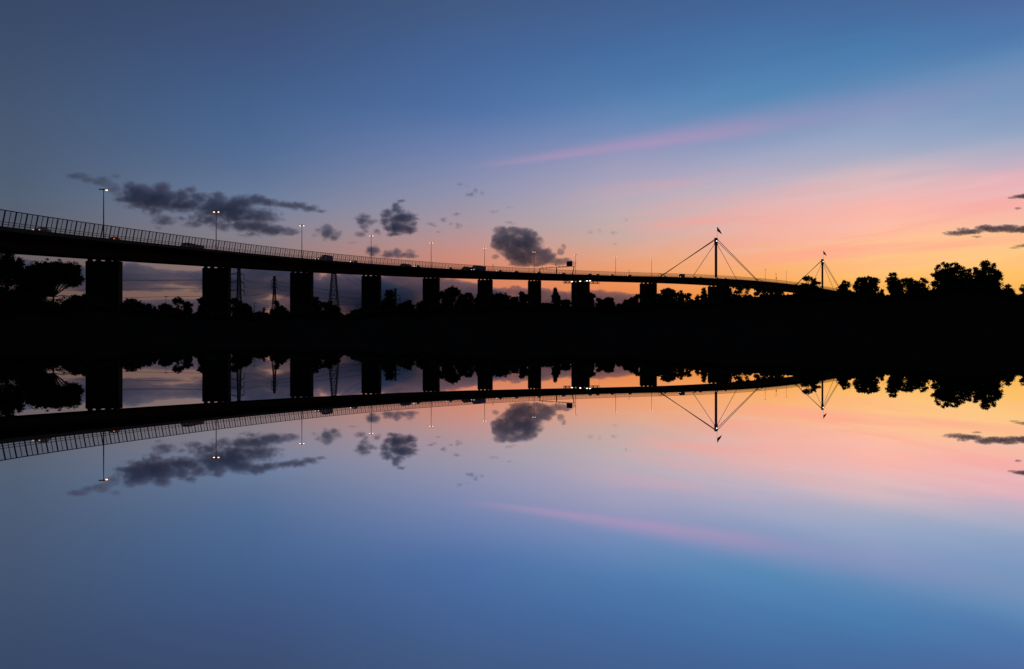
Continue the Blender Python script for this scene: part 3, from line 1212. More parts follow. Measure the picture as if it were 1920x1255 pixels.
def tree(label, D, lobes, dens=3.4, cat='tree', group=None, leaf=0.135, spike=False, trunk_px=None, wispy=1.0, branches=True, name='tree', skirted=True):
    """lobes: (x, y, rx, ry) of each mass of foliage as seen from the eye, D metres away"""
    lob = []
    ym = np.mean([L[1] for L in lobes])
    tufts = []
    for L in lobes:
        if L[1] < ym + 2:
            for _ in range(5):
                a = RNG.uniform(-0.25, math.pi + 0.25)
                k = RNG.uniform(0.95, 1.28)
                r_ = RNG.uniform(0.6, 1.5)
                tufts.append((L[0] + L[2] * k * math.cos(a), L[1] - L[3] * k * math.sin(a), r_, r_ * RNG.uniform(0.7, 1.3), 0.5))
    xa, xz = min(L[0] - 0.5 * L[2] for L in lobes), max(L[0] + 0.5 * L[2] for L in lobes)
    yl = max(L[1] for L in lobes)
    yg = CY - F * (float(ground_z(np.array(((xa + xz) / 2 - CX) / F * D), np.array(D))) - H) / D
    skirt = [((xa + xz) / 2, (yl + yg) / 2 - 1, (xz - xa) / 2, max((yg - yl) / 2 + 5, 4.0))] if skirted else []
    if dens >= 2.6 and len(lobes) > 4 and skirted:          # the closed heart of the crown
        wts = np.array([L[2] * L[3] for L in lobes])
        P_ = np.array([L[:2] for L in lobes])
        mc = (P_ * wts[:, None]).sum(0) / wts.sum()
        sd = np.sqrt(((P_ - mc) ** 2 * wts[:, None]).sum(0) / wts.sum())
        mr = np.average([L[3] for L in lobes], weights=wts)
        skirt.append((mc[0], mc[1] + 0.3 * mr, 1.45 * sd[0] + 0.4 * mr, 1.25 * sd[1] + 0.4 * mr))
    for L in list(lobes) + tufts + skirt:
        c = at(L[0], L[1], D)
        sx, sz = 1.02 * L[2] / F * D, 1.02 * L[3] / F * D
        lob.append((c, sx, max(0.7 * (sx + sz) / 2, 0.4) * 1.3, sz, L[4] if len(L) > 4 else 1.0))
    xb = trunk_px if trunk_px is not None else np.mean([L[0] for L in lobes])
    bx = (xb - CX) / F * D
    bz = float(ground_z(np.array(bx), np.array(D)))
    base = np.array((bx, D, bz - 0.15))
    e = empty(name, base, label, cat, group)
    pts = []
    sizes = []
    for c, sx, sy, sz, k in lob:
        c = c + np.array((0, RNG.uniform(-0.5, 0.5) * sy, 0))
        area = math.pi * sx * sz
        n = int(max(40, k * dens * 0.62 * area / (0.9 * leaf * leaf)))
        # twigs first, leaves around twigs
        m = max(8, n // 12)
        d = RNG.normal(size=(m, 3))
        d /= np.linalg.norm(d, axis=1)[:, None]
        rr = RNG.uniform(0.2, 1.0, m) ** 0.5 * RNG.uniform(0.85, 1.25, m)
        tw = d * rr[:, None] * np.array((sx, sy, sz))
        idx = RNG.integers(0, m, n)
        pts.append(c + tw[idx] + RNG.normal(size=(n, 3)) * (0.10 * wispy + 0.06 * min(sx, sz)))
        sizes.append(np.full(n, leaf))
        if k >= 0.95:                                   # the dense inner foliage
            big = 0.26
            n = int(dens * 1.0 * area / (0.9 * big * big)) + 8
            d = RNG.normal(size=(n, 3))
            d /= np.linalg.norm(d, axis=1)[:, None]
            pts.append(c + d * (RNG.uniform(0, 1, n) ** 0.4)[:, None] * np.array((sx, sy, sz)) * 0.9)
            sizes.append(np.full(n, big))
    cent = np.concatenate(pts)
    q = leaf_cloud(cent, len(cent), np.concatenate(sizes), RNG)
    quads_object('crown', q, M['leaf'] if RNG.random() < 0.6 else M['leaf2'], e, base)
    b = MB()
    topz = max(c[2] for c, *_ in lob)
    cxm = np.mean([c[0] for c, *_ in lob])
    zlow = min(c[2] - sz for c, _, _, sz, _ in lob)
    fork = base + np.array(((cxm - bx) * 0.35, 0, max(0.6, (zlow - base[2]) * 0.7 + 0.25 * (topz - zlow))))
    rt = 0.012 * (topz - bz) + 0.07
    b.tube([base, (base + fork) / 2 + np.array((0.12, 0, 0)), fork], [rt * 1.25, rt, rt * 0.8], 7)
    for c, sx, sy, sz, k in lob[:len(lobes)]:
        if c[2] > fork[2] - 0.4 and branches:
            mid_ = fork + (c - fork) * 0.5 + np.array((0.1 * (c[0] - fork[0]), RNG.uniform(-0.2, 0.2), 0.10 * np.linalg.norm(c - fork)))
            b.tube([fork, mid_, c, c + np.array((RNG.uniform(-.3, .3) * sx, 0, sz * 0.7))], [rt * 0.6, rt * 0.38, rt * 0.2, rt * 0.08], 5)
            for _ in range(4):
                dd = RNG.normal(size=3) * np.array((sx, sy, sz)) * 0.55
                b.tube([mid_ + (c - mid_) * 0.4, c + dd], [rt * 0.18, rt * 0.05], 4)
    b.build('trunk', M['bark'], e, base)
    return e


G = 'trees along the far bank'
TREES = [
    # left gum at the picture edge
    ('open-crowned gum tree with sparse hanging clumps at the left picture edge', 140,
     [(4, 470, 8, 6), (14, 477, 7, 8), (7, 488, 9, 10), (22, 490, 5, 7), (35, 495, 8, 9), (2, 500, 7, 6), (19, 501, 8, 9), (29, 504, 10, 8), (9, 510, 8, 5), (21, 511, 12, 7), (38, 510, 10, 8), (-12, 488, 10, 14), (-10, 515, 12, 12), (4, 533, 7, 4, .6), (18, 530, 6, 4, .5), (30, 536, 6, 6, .6), (-5, 548, 14, 10)], dict(dens=2.6, trunk_px=10)),
    ('broad dome-shaped tree with bare branches showing below its crown, left of the nearest pier', 150,
     [(100, 502, 30, 12), (76, 507, 26, 14), (124, 505, 22, 13), (98, 510, 44, 12), (110, 512, 34, 12), (60, 522, 26, 18), (132, 522, 16, 12), (136, 514, 14, 13), (146, 525, 9, 9), (140, 532, 10, 6), (95, 518, 38, 14), (62, 518, 20, 14), (118, 524, 12, 9), (48, 527, 16, 14), (60, 540, 26, 14), (40, 550, 22, 14), (78, 550, 14, 14), (128, 538, 8, 4, .8), (118, 561, 10, 6, .5), (132, 557, 7, 4, .4), (100, 570, 14, 9, .8), (82, 528, 30, 13), (106, 521, 28, 10), (68, 545, 26, 12), (88, 545, 14, 9), (50, 560, 30, 10)], dict(dens=4.6, trunk_px=98, skirted=False)),
    ('dense rounded shrub filling the gap below the dome-shaped tree', 138, [(40, 562, 30, 12), (70, 568, 26, 12), (10, 562, 24, 12), (95, 578, 22, 8), (-15, 560, 24, 16)], dict(name='shrub')),
    ('flat-topped bush against the left side of the nearest pier', 146, [(141, 560, 6, 5), (150, 559, 8, 5), (158, 560, 8, 6), (135, 566, 8, 5), (150, 568, 20, 8), (126, 572, 12, 8)], dict(name='bush')),
    ('low rounded tree just right of the nearest pier', 150, [(247, 570, 15, 8), (262, 574, 14, 7), (235, 575, 8, 6), (276, 579, 14, 7), (288, 584, 10, 6), (255, 582, 28, 8)], {}),
    ('small bushy tree left of the thin gum between the first two piers', 150, [(304, 578, 7, 6), (312, 575, 6, 5), (316, 580, 6, 6), (309, 585, 12, 6)], {}),
    ('thin gum with two open tufts left of the second pier', 152, [(330, 563, 5, 5), (338, 566, 5, 5), (333, 570, 5, 5, .8), (337, 575, 5, 5, .7), (324, 580, 6, 4), (330, 583, 6, 4)], dict(dens=2.2, trunk_px=331)),
    ('round-topped small tree between the thin gum and the second pier', 150, [(350, 571, 5, 4), (354, 573, 5, 5), (349, 577, 7, 6), (356, 581, 6, 5), (350, 585, 12, 5)], {}),
    ('narrow tree against the left side of the second pier', 150, [(377, 564, 4, 4), (380, 568, 5, 6), (375, 578, 4, 5), (381, 580, 7, 8), (374, 588, 7, 5)], {}),
    ('wedge-shaped tree sloping down from the right side of the second pier', 150, [(437, 564, 6, 5), (445, 570, 9, 6), (455, 575, 8, 6), (463, 577, 6, 5), (466, 583, 7, 7), (448, 583, 18, 9), (470, 590, 6, 4)], {}),
    ('low flat bush under the tiny distant pylon', 150, [(482, 591, 6, 3), (490, 589, 7, 3), (497, 591, 6, 3)], dict(name='bush')),
    ('leaning dark tree at the foot of the slender pylon', 150, [(519, 571, 3, 4), (521, 577, 5, 5), (527, 581, 6, 5), (533, 585, 6, 5), (522, 587, 10, 6), (511, 586, 4, 6), (540, 590, 6, 4), (509, 593, 6, 4)], {}),
    ('dark tree with a raised tip on the right side of the third pier', 150, [(591, 563, 4, 4), (594, 568, 5, 5), (590, 575, 6, 8), (598, 577, 5, 5), (596, 586, 12, 6)], {}),
    ('uneven bushy tree at the foot of the broad pylon', 150, [(605, 572, 6, 4), (613, 573, 5, 4), (619, 571, 4, 4), (620, 577, 6, 5), (628, 577, 6, 5), (633, 583, 5, 5), (612, 583, 12, 5), (636, 590, 6, 4), (622, 588, 16, 5)], dict(dens=2.8)),
    ('low bush left of the fourth pier', 150, [(654, 592, 7, 3), (663, 588, 6, 3), (671, 586, 6, 4), (676, 586, 5, 5)], dict(name='bush')),
    ('slender tree with a ball-shaped top right of the fourth pier', 150, [(730, 549, 5.5, 4), (727, 553, 4, 4), (734, 554, 4, 4), (731, 559, 4.5, 4), (730, 567, 6, 6), (722, 569, 8, 5), (738, 566, 4, 6), (736, 575, 7, 6), (720, 578, 10, 6)], {}),
    ('low tree with a ragged sprig on top left of the fifth pier', 150, [(752, 575, 6, 4), (759, 573, 6, 4), (764, 569, 4, 2.5), (768, 568, 3, 2.5), (766, 575, 5, 4), (773, 576, 4, 3), (760, 581, 14, 5), (777, 583, 6, 4)], {}),
    ('narrow tree against the left side of the fifth pier', 150, [(789, 570, 4, 4), (787, 576, 5, 5), (793, 576, 5, 7), (788, 584, 8, 5)], {}),
    ('tall gum with a rounded open crown right of the fifth pier', 154, [(849, 543, 5, 3.5), (841, 547, 5, 5), (856, 546, 4.5, 5), (848, 549, 9, 5), (858, 552, 4, 4), (838, 552, 4, 3), (829, 554, 6, 5), (824, 557, 5, 5), (848, 556, 4, 4), (850, 562, 3.5, 3), (833, 566, 5, 4), (839, 568, 6, 4), (832, 573, 10, 5)], dict(dens=3.0, trunk_px=846)),
    ('dense two-humped tree between the open gum and the sixth pier', 150, [(864, 557, 5, 4), (870, 558, 5, 4), (878, 554, 4.5, 4), (882, 561, 4, 5), (870, 565, 9, 7), (880, 568, 7, 7), (859, 570, 7, 7), (886, 573, 4, 5), (868, 577, 20, 6)], {}),
    ('narrow tree against the left side of the sixth pier', 150, [(895, 560, 3, 5), (894, 567, 4, 6), (893, 576, 5, 6)], {}),
    ('rounded dome-topped tree just right of the sixth pier', 150, [(928, 558, 7, 5), (935, 555, 6, 3.5), (944, 555, 6, 3.5), (950, 559, 6, 4), (940, 562, 14, 6), (955, 565, 5, 5), (935, 570, 16, 7), (950, 573, 12, 6)], {}),
    ('small tuft of a tree between the dome-topped tree and the seventh pier', 150, [(962, 562, 3, 3), (967, 562, 4, 3), (966, 567, 5, 4), (962, 573, 8, 4)], {}),
    ('round-headed tree against the left side of the seventh pier', 150, [(979, 553, 4.5, 3.5), (984, 556, 4, 4), (977, 558, 4, 4), (982, 563, 6, 5), (988, 560, 5, 6), (979, 571, 9, 6)], {}),
    ('low scrubby bush right of the seventh pier', 150, [(1018, 573, 5, 3), (1024, 574, 5, 2.5), (1030, 573, 4, 3), (1024, 579, 12, 4)], dict(name='bush')),
    ('pointed conifer-shaped tree left of the wide pier', 150, [(1041, 545, 1.6, 3), (1041.5, 549, 3, 3), (1042, 553, 3.6, 3), (1041.5, 557, 5, 3), (1038, 561, 4, 3), (1044, 560, 5, 4), (1040, 566, 5, 4), (1047, 566, 5, 4), (1043, 573, 9, 6)], {}),
    ('small rounded tree between the pointed tree and the wide pier', 150, [(1052, 567, 4, 3), (1056, 570, 5, 4), (1062, 567, 3.5, 3), (1067, 570, 4, 4), (1060, 576, 10, 5)], {}),
    ('tree with rounded tufts on the right side of the wide pier', 150, [(1108, 554, 4, 2.6), (1112, 557, 3.4, 3), (1107, 561, 4, 3), (1111, 565, 4, 4), (1108, 572, 8, 6)], {}),
    ('flat-topped low tree between the wide pier and the ninth pier', 150, [(1124, 563, 4, 2.5), (1128, 567, 7, 3), (1136, 565, 5, 3), (1142, 562, 4.5, 3), (1147, 566, 4, 4), (1140, 570, 9, 4), (1122, 571, 9, 4), (1150, 573, 4, 4)], {}),
    ('sloping scrub tree rising to the left side of the ninth pier', 150, [(1163, 575, 5, 3), (1171, 571, 5, 4), (1174, 567, 3, 3), (1181, 568, 5, 4), (1188, 564, 5, 5), (1194, 560, 4, 5), (1199, 556, 4, 5), (1192, 571, 10, 6), (1176, 576, 10, 4)], {}),
    ('dense round-topped tree right of the ninth pier', 150, [(1236, 555, 4, 3), (1245, 549, 4, 5), (1250, 546, 4, 3.5), (1256, 546, 4.5, 4), (1261, 550, 4, 4), (1252, 555, 10, 6), (1266, 555, 4, 4), (1240, 562, 10, 6), (1258, 564, 14, 6)], {}),
    ('tree with a thin twig on top, right of the dense round-topped one', 150, [(1273, 553, 4, 3), (1278, 551, 2, 4, .6), (1278, 556, 4, 3), (1284, 557, 3, 3), (1275, 562, 8, 5)], dict(dens=2.6)),
    ('small loose tree left of the bright gap before the nearer tower', 150, [(1288, 554, 3.5, 3, .8), (1293, 557, 3.5, 4, .8), (1290, 561, 5, 4), (1297, 565, 4, 4), (1289, 569, 10, 5)], dict(dens=2.4)),
    ('little fir in the bright gap before the nearer tower', 150, [(1309, 557, 1.6, 4, .8), (1308, 563, 2.8, 4), (1311, 568, 4, 4), (1302, 572, 5, 3)], dict(dens=2.4, leaf=0.13)),
    ('pointed tree against the left side of the nearer tower pier', 150, [(1319.5, 545, 1.6, 3, .8), (1320, 549, 2.8, 3.4, .8), (1321, 554, 4, 4), (1317, 559, 4, 4), (1325, 561, 6, 6), (1314, 566, 6, 5), (1323, 572, 10, 5)], dict(dens=2.8)),
    ('bushy tree on the right side of the nearer tower pier', 150, [(1361, 541, 4, 4), (1365, 545, 4, 4), (1360, 550, 6, 5), (1369, 552, 4, 5), (1362, 559, 8, 7), (1371, 562, 4, 6), (1362, 568, 12, 6)], {}),
    ('feathery gum just beneath the deck, right of the nearer tower pier', 152, [(1381, 540, 4, 3, .8), (1386, 541, 5, 4), (1390, 546, 5, 4, .8), (1384, 549, 5, 4), (1400, 541, 4, 4, .9), (1403, 548, 3, 5, .8), (1394, 553, 5, 3.5, .8), (1382, 556, 4.5, 3.5, .8), (1388, 560, 5, 3.5), (1401, 557, 4, 4, .8), (1392, 566, 16, 4)], dict(dens=1.5, leaf=0.13, skirted=False)),
    ('wide ragged tree beneath the deck between the towers', 152, [(1417, 552, 4, 3), (1421, 545, 4, 4), (1427, 543, 5, 3.5), (1433, 546, 5, 4), (1426, 551, 5, 3, .8), (1440, 546, 4, 5), (1445, 549, 4, 5), (1451, 547, 5, 6), (1458, 549, 5, 6), (1464, 551, 4, 5), (1468, 556, 4, 5), (1450, 558, 16, 5), (1428, 560, 12, 4, .8), (1440, 566, 30, 5)], dict(dens=2.0, leaf=0.13)),
    ('small low tree in the bright gap under the deck', 150, [(1476, 556, 4, 2.6), (1481, 558, 4, 3), (1478, 564, 8, 4)], {}),
    ('rounded tree under the deck left of the one overlapping it', 150, [(1489, 556, 4, 3), (1494, 553, 4.5, 3), (1500, 552, 4.5, 4), (1496, 559, 8, 5), (1490, 566, 12, 5)], {}),
    ('tree with an umbrella-shaped top sprig overlapping the deck left of the farther tower', 148, [(1511, 523, 4, 2.4, .8), (1516, 522, 4, 2.6, .8), (1514, 526, 5, 1.6, .6), (1524, 526, 2.6, 2.4, .8), (1527, 531, 3, 2.6), (1524, 534, 4, 3), (1534, 531, 2.4, 1.8, .6), (1508, 535, 4, 2.4, .8), (1512, 539, 6, 3.5), (1527, 540, 8, 4), (1516, 546, 15, 5), (1535, 548, 14, 6), (1548, 550, 10, 5), (1512, 554, 14, 6), (1540, 557, 24, 7), (1505, 547, 5, 6)], dict(dens=3.0, leaf=0.13, trunk_px=1517)),
    ('slim leafy tree at the foot of the right stays of the farther tower', 148, [(1579, 538, 4.5, 4), (1586, 532, 4, 4, .9), (1589, 537, 3.5, 4, .9), (1583, 541, 7, 5), (1587, 547, 5, 6), (1577, 547, 6, 6), (1582, 556, 11, 7), (1566, 553, 8, 5)], dict(dens=3.0)),
    ('dense rounded tree right of the farther tower', 148, [(1604, 539, 5, 6), (1608, 532, 5, 5), (1612, 526, 4, 3.5, .8), (1618, 527, 6, 5), (1626, 524, 5, 3.6), (1633, 526, 5, 5), (1640, 527, 4, 4), (1642, 533, 4.5, 5), (1644, 541, 4, 6), (1624, 537, 18, 10), (1622, 550, 22, 8), (1654, 546, 3, 3), (1652, 552, 6, 6)], {}),
    ('spiky twin-tipped tree right of the dense rounded tree', 148, [(1670, 519, 2.2, 3.4, .8), (1678, 517, 2.2, 3.4, .8), (1666, 527, 4, 4), (1674, 525, 5, 4), (1681, 526, 4, 4), (1672, 533, 8, 6), (1684, 533, 6, 6), (1671, 543, 8, 8), (1686, 546, 12, 8), (1684, 540, 14, 8)], dict(dens=2.9)),
    ('loose-topped tree left of the great tree pair', 148, [(1692, 529, 4, 4, .8), (1702, 526, 4, 3.4, .8), (1707, 528, 3.6, 3.6), (1698, 534, 8, 5), (1710, 534, 6, 5), (1718, 529, 3, 2.8, .7), (1729, 526, 3.6, 3.4, .8), (1733, 531, 3, 3, .8), (1724, 535, 7, 4), (1715, 543, 16, 7), (1733, 542, 6, 5), (1742, 540, 4, 3, .8), (1740, 548, 6, 4), (1720, 553, 24, 7)], dict(dens=2.7)),
    ('left one of the two largest trees, with a rounded leafy top', 145, [(1760, 503, 3.6, 4, .8), (1771, 498, 5, 3.8, .9), (1777, 500, 4, 4, .8), (1789, 498, 5, 3.4, .8), (1799, 503, 5, 4), (1764, 511, 7, 6), (1777, 507, 9, 6), (1792, 508, 9, 7), (1805, 511, 5, 6), (1753, 518, 4.5, 4), (1759, 521, 6, 7), (1780, 520, 20, 10), (1803, 522, 9, 9), (1754, 533, 6, 8), (1780, 537, 26, 12), (1750, 546, 6, 6), (1780, 553, 34, 9)], dict(dens=3.2)),
    ('right one of the two largest trees, with a tall tuft above its crown', 145, [(1817, 509, 2.4, 3, .6), (1815, 517, 5, 5), (1828, 507, 4, 3.4, .9), (1834, 510, 5, 4), (1847, 494, 4, 3.6, .9), (1843, 499, 3.4, 3, .8), (1850, 499, 3.6, 3.6, .9), (1847, 505, 5, 5), (1864, 499, 2.8, 2.8, .8), (1859, 505, 3, 4, .7), (1856, 510, 7, 5), (1867, 510, 4.5, 3.6), (1840, 516, 12, 6), (1873, 515, 4.5, 4.5), (1878, 523, 3, 5, .8), (1862, 521, 14, 9), (1814, 524, 9, 9), (1812, 536, 14, 10), (1818, 548, 16, 8), (1878, 532, 3.4, 6, .8), (1845, 530, 22, 11), (1868, 538, 11, 12), (1850, 550, 30, 9)], dict(dens=3.2)),
    ('small tree with a flat tuft right of the two largest trees', 148, [(1891, 539, 4, 2.2, .9), (1889, 544, 4, 3), (1895, 547, 5, 3.5), (1885, 550, 6, 4), (1901, 552, 5, 3, .7), (1894, 555, 10, 5)], dict(dens=2.7)),
    ('partly hidden tree at the right picture edge', 148, [(1919, 545, 4, 5), (1925, 538, 6, 6), (1922, 553, 8, 6), (1909, 555, 5, 3, .6)], dict(dens=2.8)),
]
for label, D, lobes, kw in TREES:
    kw = dict(kw)
    nm = kw.get('name', 'tree')
    tree(label, D, lobes, cat=nm, group=G if nm == 'tree' else 'bushes along the far bank', **kw)


# undergrowth: the unbroken dark thicket along the bank
def undergrowth():
    rng = np.random.default_rng(11)
    n = 110000
    px = rng.uniform(-150, 2070, n)
    D = rng.uniform(138, 162, n)
    X = (px - CX) / F * D
    gz = ground_z(X, D)
    ys = crest_y(px) + 3 * np.sin(px * 0.09) + 2.5 * np.sin(px * 0.23 + 2) + 2.0 * np.sin(px * 0.61 + 1)
    ztop = np.maximum(H + (CY - ys) / F * D, gz + 0.4)
    z = gz + (ztop - gz) * rng.uniform(0, 1, n) ** 0.8
    cent = np.stack([X, D, z], 1)
    q = leaf_cloud(cent, n, 0.28, rng)
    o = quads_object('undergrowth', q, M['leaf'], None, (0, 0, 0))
    tag(o, 'unbroken dark thicket of undergrowth along the far bank below the trees', 'undergrowth', None, 'stuff')


undergrowth()
# ------------------------------------------------------------------ clouds
def cloud_material(name, lobes, px, dens, edge, nscale, tint, step, seed, bias=0.6, namp=1.7, zs=1.25):
    """soft volume: density follows the puffs in object space, eaten away by noise"""
    m = bpy.data.materials.new(name)
    m.use_nodes = True
    g = NT(m.node_tree)
    P = g.node('ShaderNodeTexCoord').outputs['Object']
    sh = g.vmath('MULTIPLY_ADD', P, (1.0, 1.0, zs), (seed * 137.0, seed * 71.0, seed * 13.0))
    warp = g.node('ShaderNodeTexNoise')
    g.put(warp.inputs['Vector'], sh)
    warp.inputs['Scale'].default_value = nscale * 0.45
    warp.inputs['Detail'].default_value = 2
    Pw = g.vmath('MULTIPLY_ADD', g.vmath('SUBTRACT', warp.outputs['Color'], (0.5, 0.5, 0.5)), (0.55 / nscale,) * 3, P)
    best = None
    for c, r, k in lobes:
        d = g.vmath('LENGTH', g.vmath('MULTIPLY', g.vmath('SUBTRACT', Pw, tuple(c)), tuple(1.0 / x for x in r)))
        v = g.math('SUBTRACT', k, g.math('MULTIPLY', d, k))
        best = v if best is None else g.math('SMOOTH_MAX', best, v, 0.12)
    n = g.noise(sh, nscale, 7, 0.62)
    val = g.math('ADD', best, g.math('MULTIPLY', g.math('SUBTRACT', n, bias), namp))
    den = g.smooth(val, 0.0, edge)
    den = g.math('MULTIPLY', den, dens)
    vol = g.node('ShaderNodeVolumePrincipled')
    vol.inputs['Color'].default_value = (*tint, 1)
    g.put(vol.inputs['Density'], den)
    vol.inputs['Anisotropy'].default_value = 0.45
    o = g.node('ShaderNodeOutputMaterial')
    g.put(o.inputs['Volume'], vol.outputs[0])
    m.cycles.volume_step_rate = step
    return m


def cloud(label, D, lobes, tint, dens=0.026, edge=0.75, nscale=None, group='dusk clouds', depth=1.0, namp=1.7, bias=0.52, grow=1.5, zs=1.25):
    import bmesh
    s = D / F
    cx0 = np.mean([l[0] for l in lobes])
    cy0 = np.mean([l[1] for l in lobes])
    base = at(cx0, cy0, D)
    L = []
    for i, l in enumerate(lobes):
        c = at(l[0], l[1], D) - base
        c[1] += ((i * 0.37) % 1.0 - 0.5) * 0.6 * min(l[2], l[3] * 1.6) * s * depth
        r = np.array((l[2] * s, depth * s * min(l[2], l[3] * 1.6), l[3] * s)) * grow
        L.append((c, r, l[4] if len(l) > 4 else 1.0))
    bm = bmesh.new()
    for c, r, k in L:
        mx = Matrix.Translation(Vector(c)) @ Matrix.Diagonal((*(r * 0.98), 1))
        bmesh.ops.create_icosphere(bm, subdivisions=3, radius=1.0, matrix=mx)
    me = bpy.data.meshes.new('cloud')
    bm.to_mesh(me)
    bm.free()
    o = bpy.data.objects.new('cloud', me)
    COL.objects.link(o)
    o.location = base
    rmin = min(min(r) for _, r, _ in L)
    md = o.modifiers.new('one_skin', 'REMESH')
    md.mode = 'VOXEL'
    md.voxel_size = max(rmin * 0.30, 3.0)
    ext = [max(abs(c[0]) + r[0] for c, r, _ in L), max(r[1] for _, r, _ in L), max(abs(c[2]) + r[2] for c, r, _ in L)]
    ns = nscale if nscale else 1.0 / (np.median([min(r[0], r[2]) for _, r, _ in L]) * 0.75)
    auto = 2 * (ext[0] + ext[1] + ext[2]) / 3 / 10.0           # the renderer's own first guess at a step
    want = max(min(np.median([r[1] for _, r, _ in L]) / 4.0, 0.35 / ns), 4.0)
    m = cloud_material('cloud_vapour', L, s, dens, edge, ns, tint, float(np.clip(want / auto, 0.02, 3)), float(len(bpy.data.materials) % 17), namp=namp, bias=bias, zs=zs)
    me.materials.append(m)
    tag(o, label, 'cloud', group)
    return o


SL = (0.82, 0.90, 1.0)
cloud('left puffy part of the long dark cloud, right of the first lamp', 6000,
      [(246, 351, 12, 9, .8), (262, 362, 24, 14), (285, 370, 22, 11), (305, 355, 15, 11), (315, 368, 14, 12), (230, 374, 18, 5, .8), (272, 380, 20, 7), (290, 396, 18, 9, .65), (305, 413, 18, 9, .6), (298, 426, 7, 4, .6), (285, 378, 50, 14, .75), (300, 372, 30, 14), (255, 374, 24, 10)], SL)
cloud('right part of the long dark cloud, trailing a thin point to the right', 6000,
      [(345, 368, 14, 12), (360, 356, 9, 7), (356, 382, 18, 9), (375, 372, 14, 9), (403, 382, 18, 15), (410, 367, 10, 7), (430, 390, 20, 9), (452, 380, 20, 11), (478, 374, 22, 9), (505, 380, 20, 7), (532, 383, 20, 6), (558, 387, 18, 7), (580, 391, 16, 6), (600, 396, 10, 3),
       (440, 410, 22, 9, .8), (452, 424, 20, 9), (480, 424, 26, 10), (512, 432, 26, 9), (540, 434, 20, 7, .8), (420, 426, 20, 8, .6), (362, 421, 18, 6, .7), (340, 410, 14, 5, .55), (470, 440, 24, 5, .6), (345, 385, 34, 12, .8), (400, 392, 34, 14, .8), (440, 395, 30, 20, .8), (480, 405, 40, 14, .7), (390, 410, 34, 12, .6)], SL)
cloud('faint wisp left of the first lamp', 6000, [(148, 331, 17, 5, .7), (166, 338, 10, 5, .6), (180, 342, 8, 4, .5)], SL, dens=0.016, bias=0.40)
cloud('faint smoky wisp behind the first lamp head', 6000, [(195, 341, 12, 8, .6), (214, 354, 11, 8, .6), (222, 366, 8, 6, .5), (218, 330, 7, 4, .5)], SL, dens=0.012, bias=0.40)
cloud('ragged small cloud just right of the third lamp', 6000, [(612, 428, 10, 8), (617, 438, 16, 12), (625, 447, 11, 6), (600, 434, 9, 8, .7), (634, 440, 8, 6, .6), (592, 440, 8, 5, .5)], SL, namp=2.0, bias=0.57, nscale=1 / 60.0)
cloud('small rounded cloud above the fourth lamp', 6000, [(684, 406, 12, 6), (680, 415, 15, 8), (692, 418, 11, 6), (684, 426, 9, 5), (703, 415, 6, 5, .6)], SL, namp=2.0, bias=0.57, nscale=1 / 60.0)
cloud('small torn cloud at the head of the fourth lamp', 6000, [(676, 440, 10, 5, .8), (685, 434, 6, 4, .7), (706, 434, 7, 5, .7), (712, 439, 4, 3, .6), (662, 455, 10, 2, .6)], SL)
cloud('chunky dark cloud with a tall curled top between the fourth and fifth lamps', 6000,
      [(750, 378, 9, 4), (741, 386, 8, 8), (746, 395, 14, 9), (728, 402, 12, 9), (768, 400, 6, 6), (752, 410, 26, 12), (724, 415, 11, 8), (778, 411, 11, 4), (745, 425, 22, 12), (768, 430, 16, 9), (740, 439, 16, 5), (774, 422, 10, 6)], SL, dens=0.030, edge=0.6, namp=2.0, bias=0.585, nscale=1 / 60.0)
cloud('long low cloud just above the railing behind the fourth lamp', 6000,
      [(690, 472, 6, 8, .8), (697, 478, 10, 6), (722, 474, 6, 6), (725, 480, 24, 4), (745, 472, 14, 6), (765, 471, 12, 6), (768, 481, 16, 4), (710, 466, 12, 3, .5), (735, 476, 22, 7), (700, 470, 14, 9), (760, 477, 20, 6)], SL, namp=2.0, bias=0.57, nscale=1 / 60.0)
cloud('largest cloud, a dark cauliflower head left of the sign gantry', 6200,
      [(942, 436, 14, 9), (960, 434, 14, 8), (978, 437, 14, 9), (997, 440, 12, 9), (935, 446, 12, 10), (955, 450, 26, 14), (985, 455, 26, 16), (938, 462, 14, 9), (965, 470, 26, 13), (1000, 468, 20, 14), (1016, 476, 16, 11), (980, 485, 26, 11), (1025, 486, 22, 10), (1048, 491, 18, 7), (1000, 493, 40, 7), (930, 483, 10, 4, .6), (1052, 472, 7, 6, .8), (1058, 464, 5, 7, .8), (1062, 490, 12, 6), (1074, 492, 5, 5, .8)],
      (0.93, 0.93, 0.96), dens=0.0175, edge=0.34, namp=2.0, bias=0.555, nscale=1 / 75.0)
cloud('tiny torn wisp high above the sixth lamp', 6000, [(882, 365, 9, 4, .6), (892, 358, 5, 5, .55), (903, 362, 5, 3, .5), (862, 346, 5, 3, .5), (876, 349, 4, 2, .5)], SL, dens=0.02, bias=0.50, namp=2.0, nscale=1 / 24.0)
cloud('tiny scattered wisps above the fifth lamp', 6000, [(808, 421, 8, 3, .6), (832, 413, 6, 4, .6), (856, 402, 7, 3, .65), (860, 424, 6, 5, .55), (845, 421, 4, 3, .5), (822, 435, 5, 2, .6), (816, 424, 6, 2, .5)], SL, dens=0.022, bias=0.50, namp=2.0, nscale=1 / 24.0)
cloud('tiny wisp just above the left edge of the largest cloud', 6000, [(954, 417, 7, 3, .6), (926, 397, 10, 3, .5), (955, 389, 8, 2, .5), (962, 420, 6, 2, .5)], SL, dens=0.02, bias=0.50, namp=2.0, nscale=1 / 24.0)
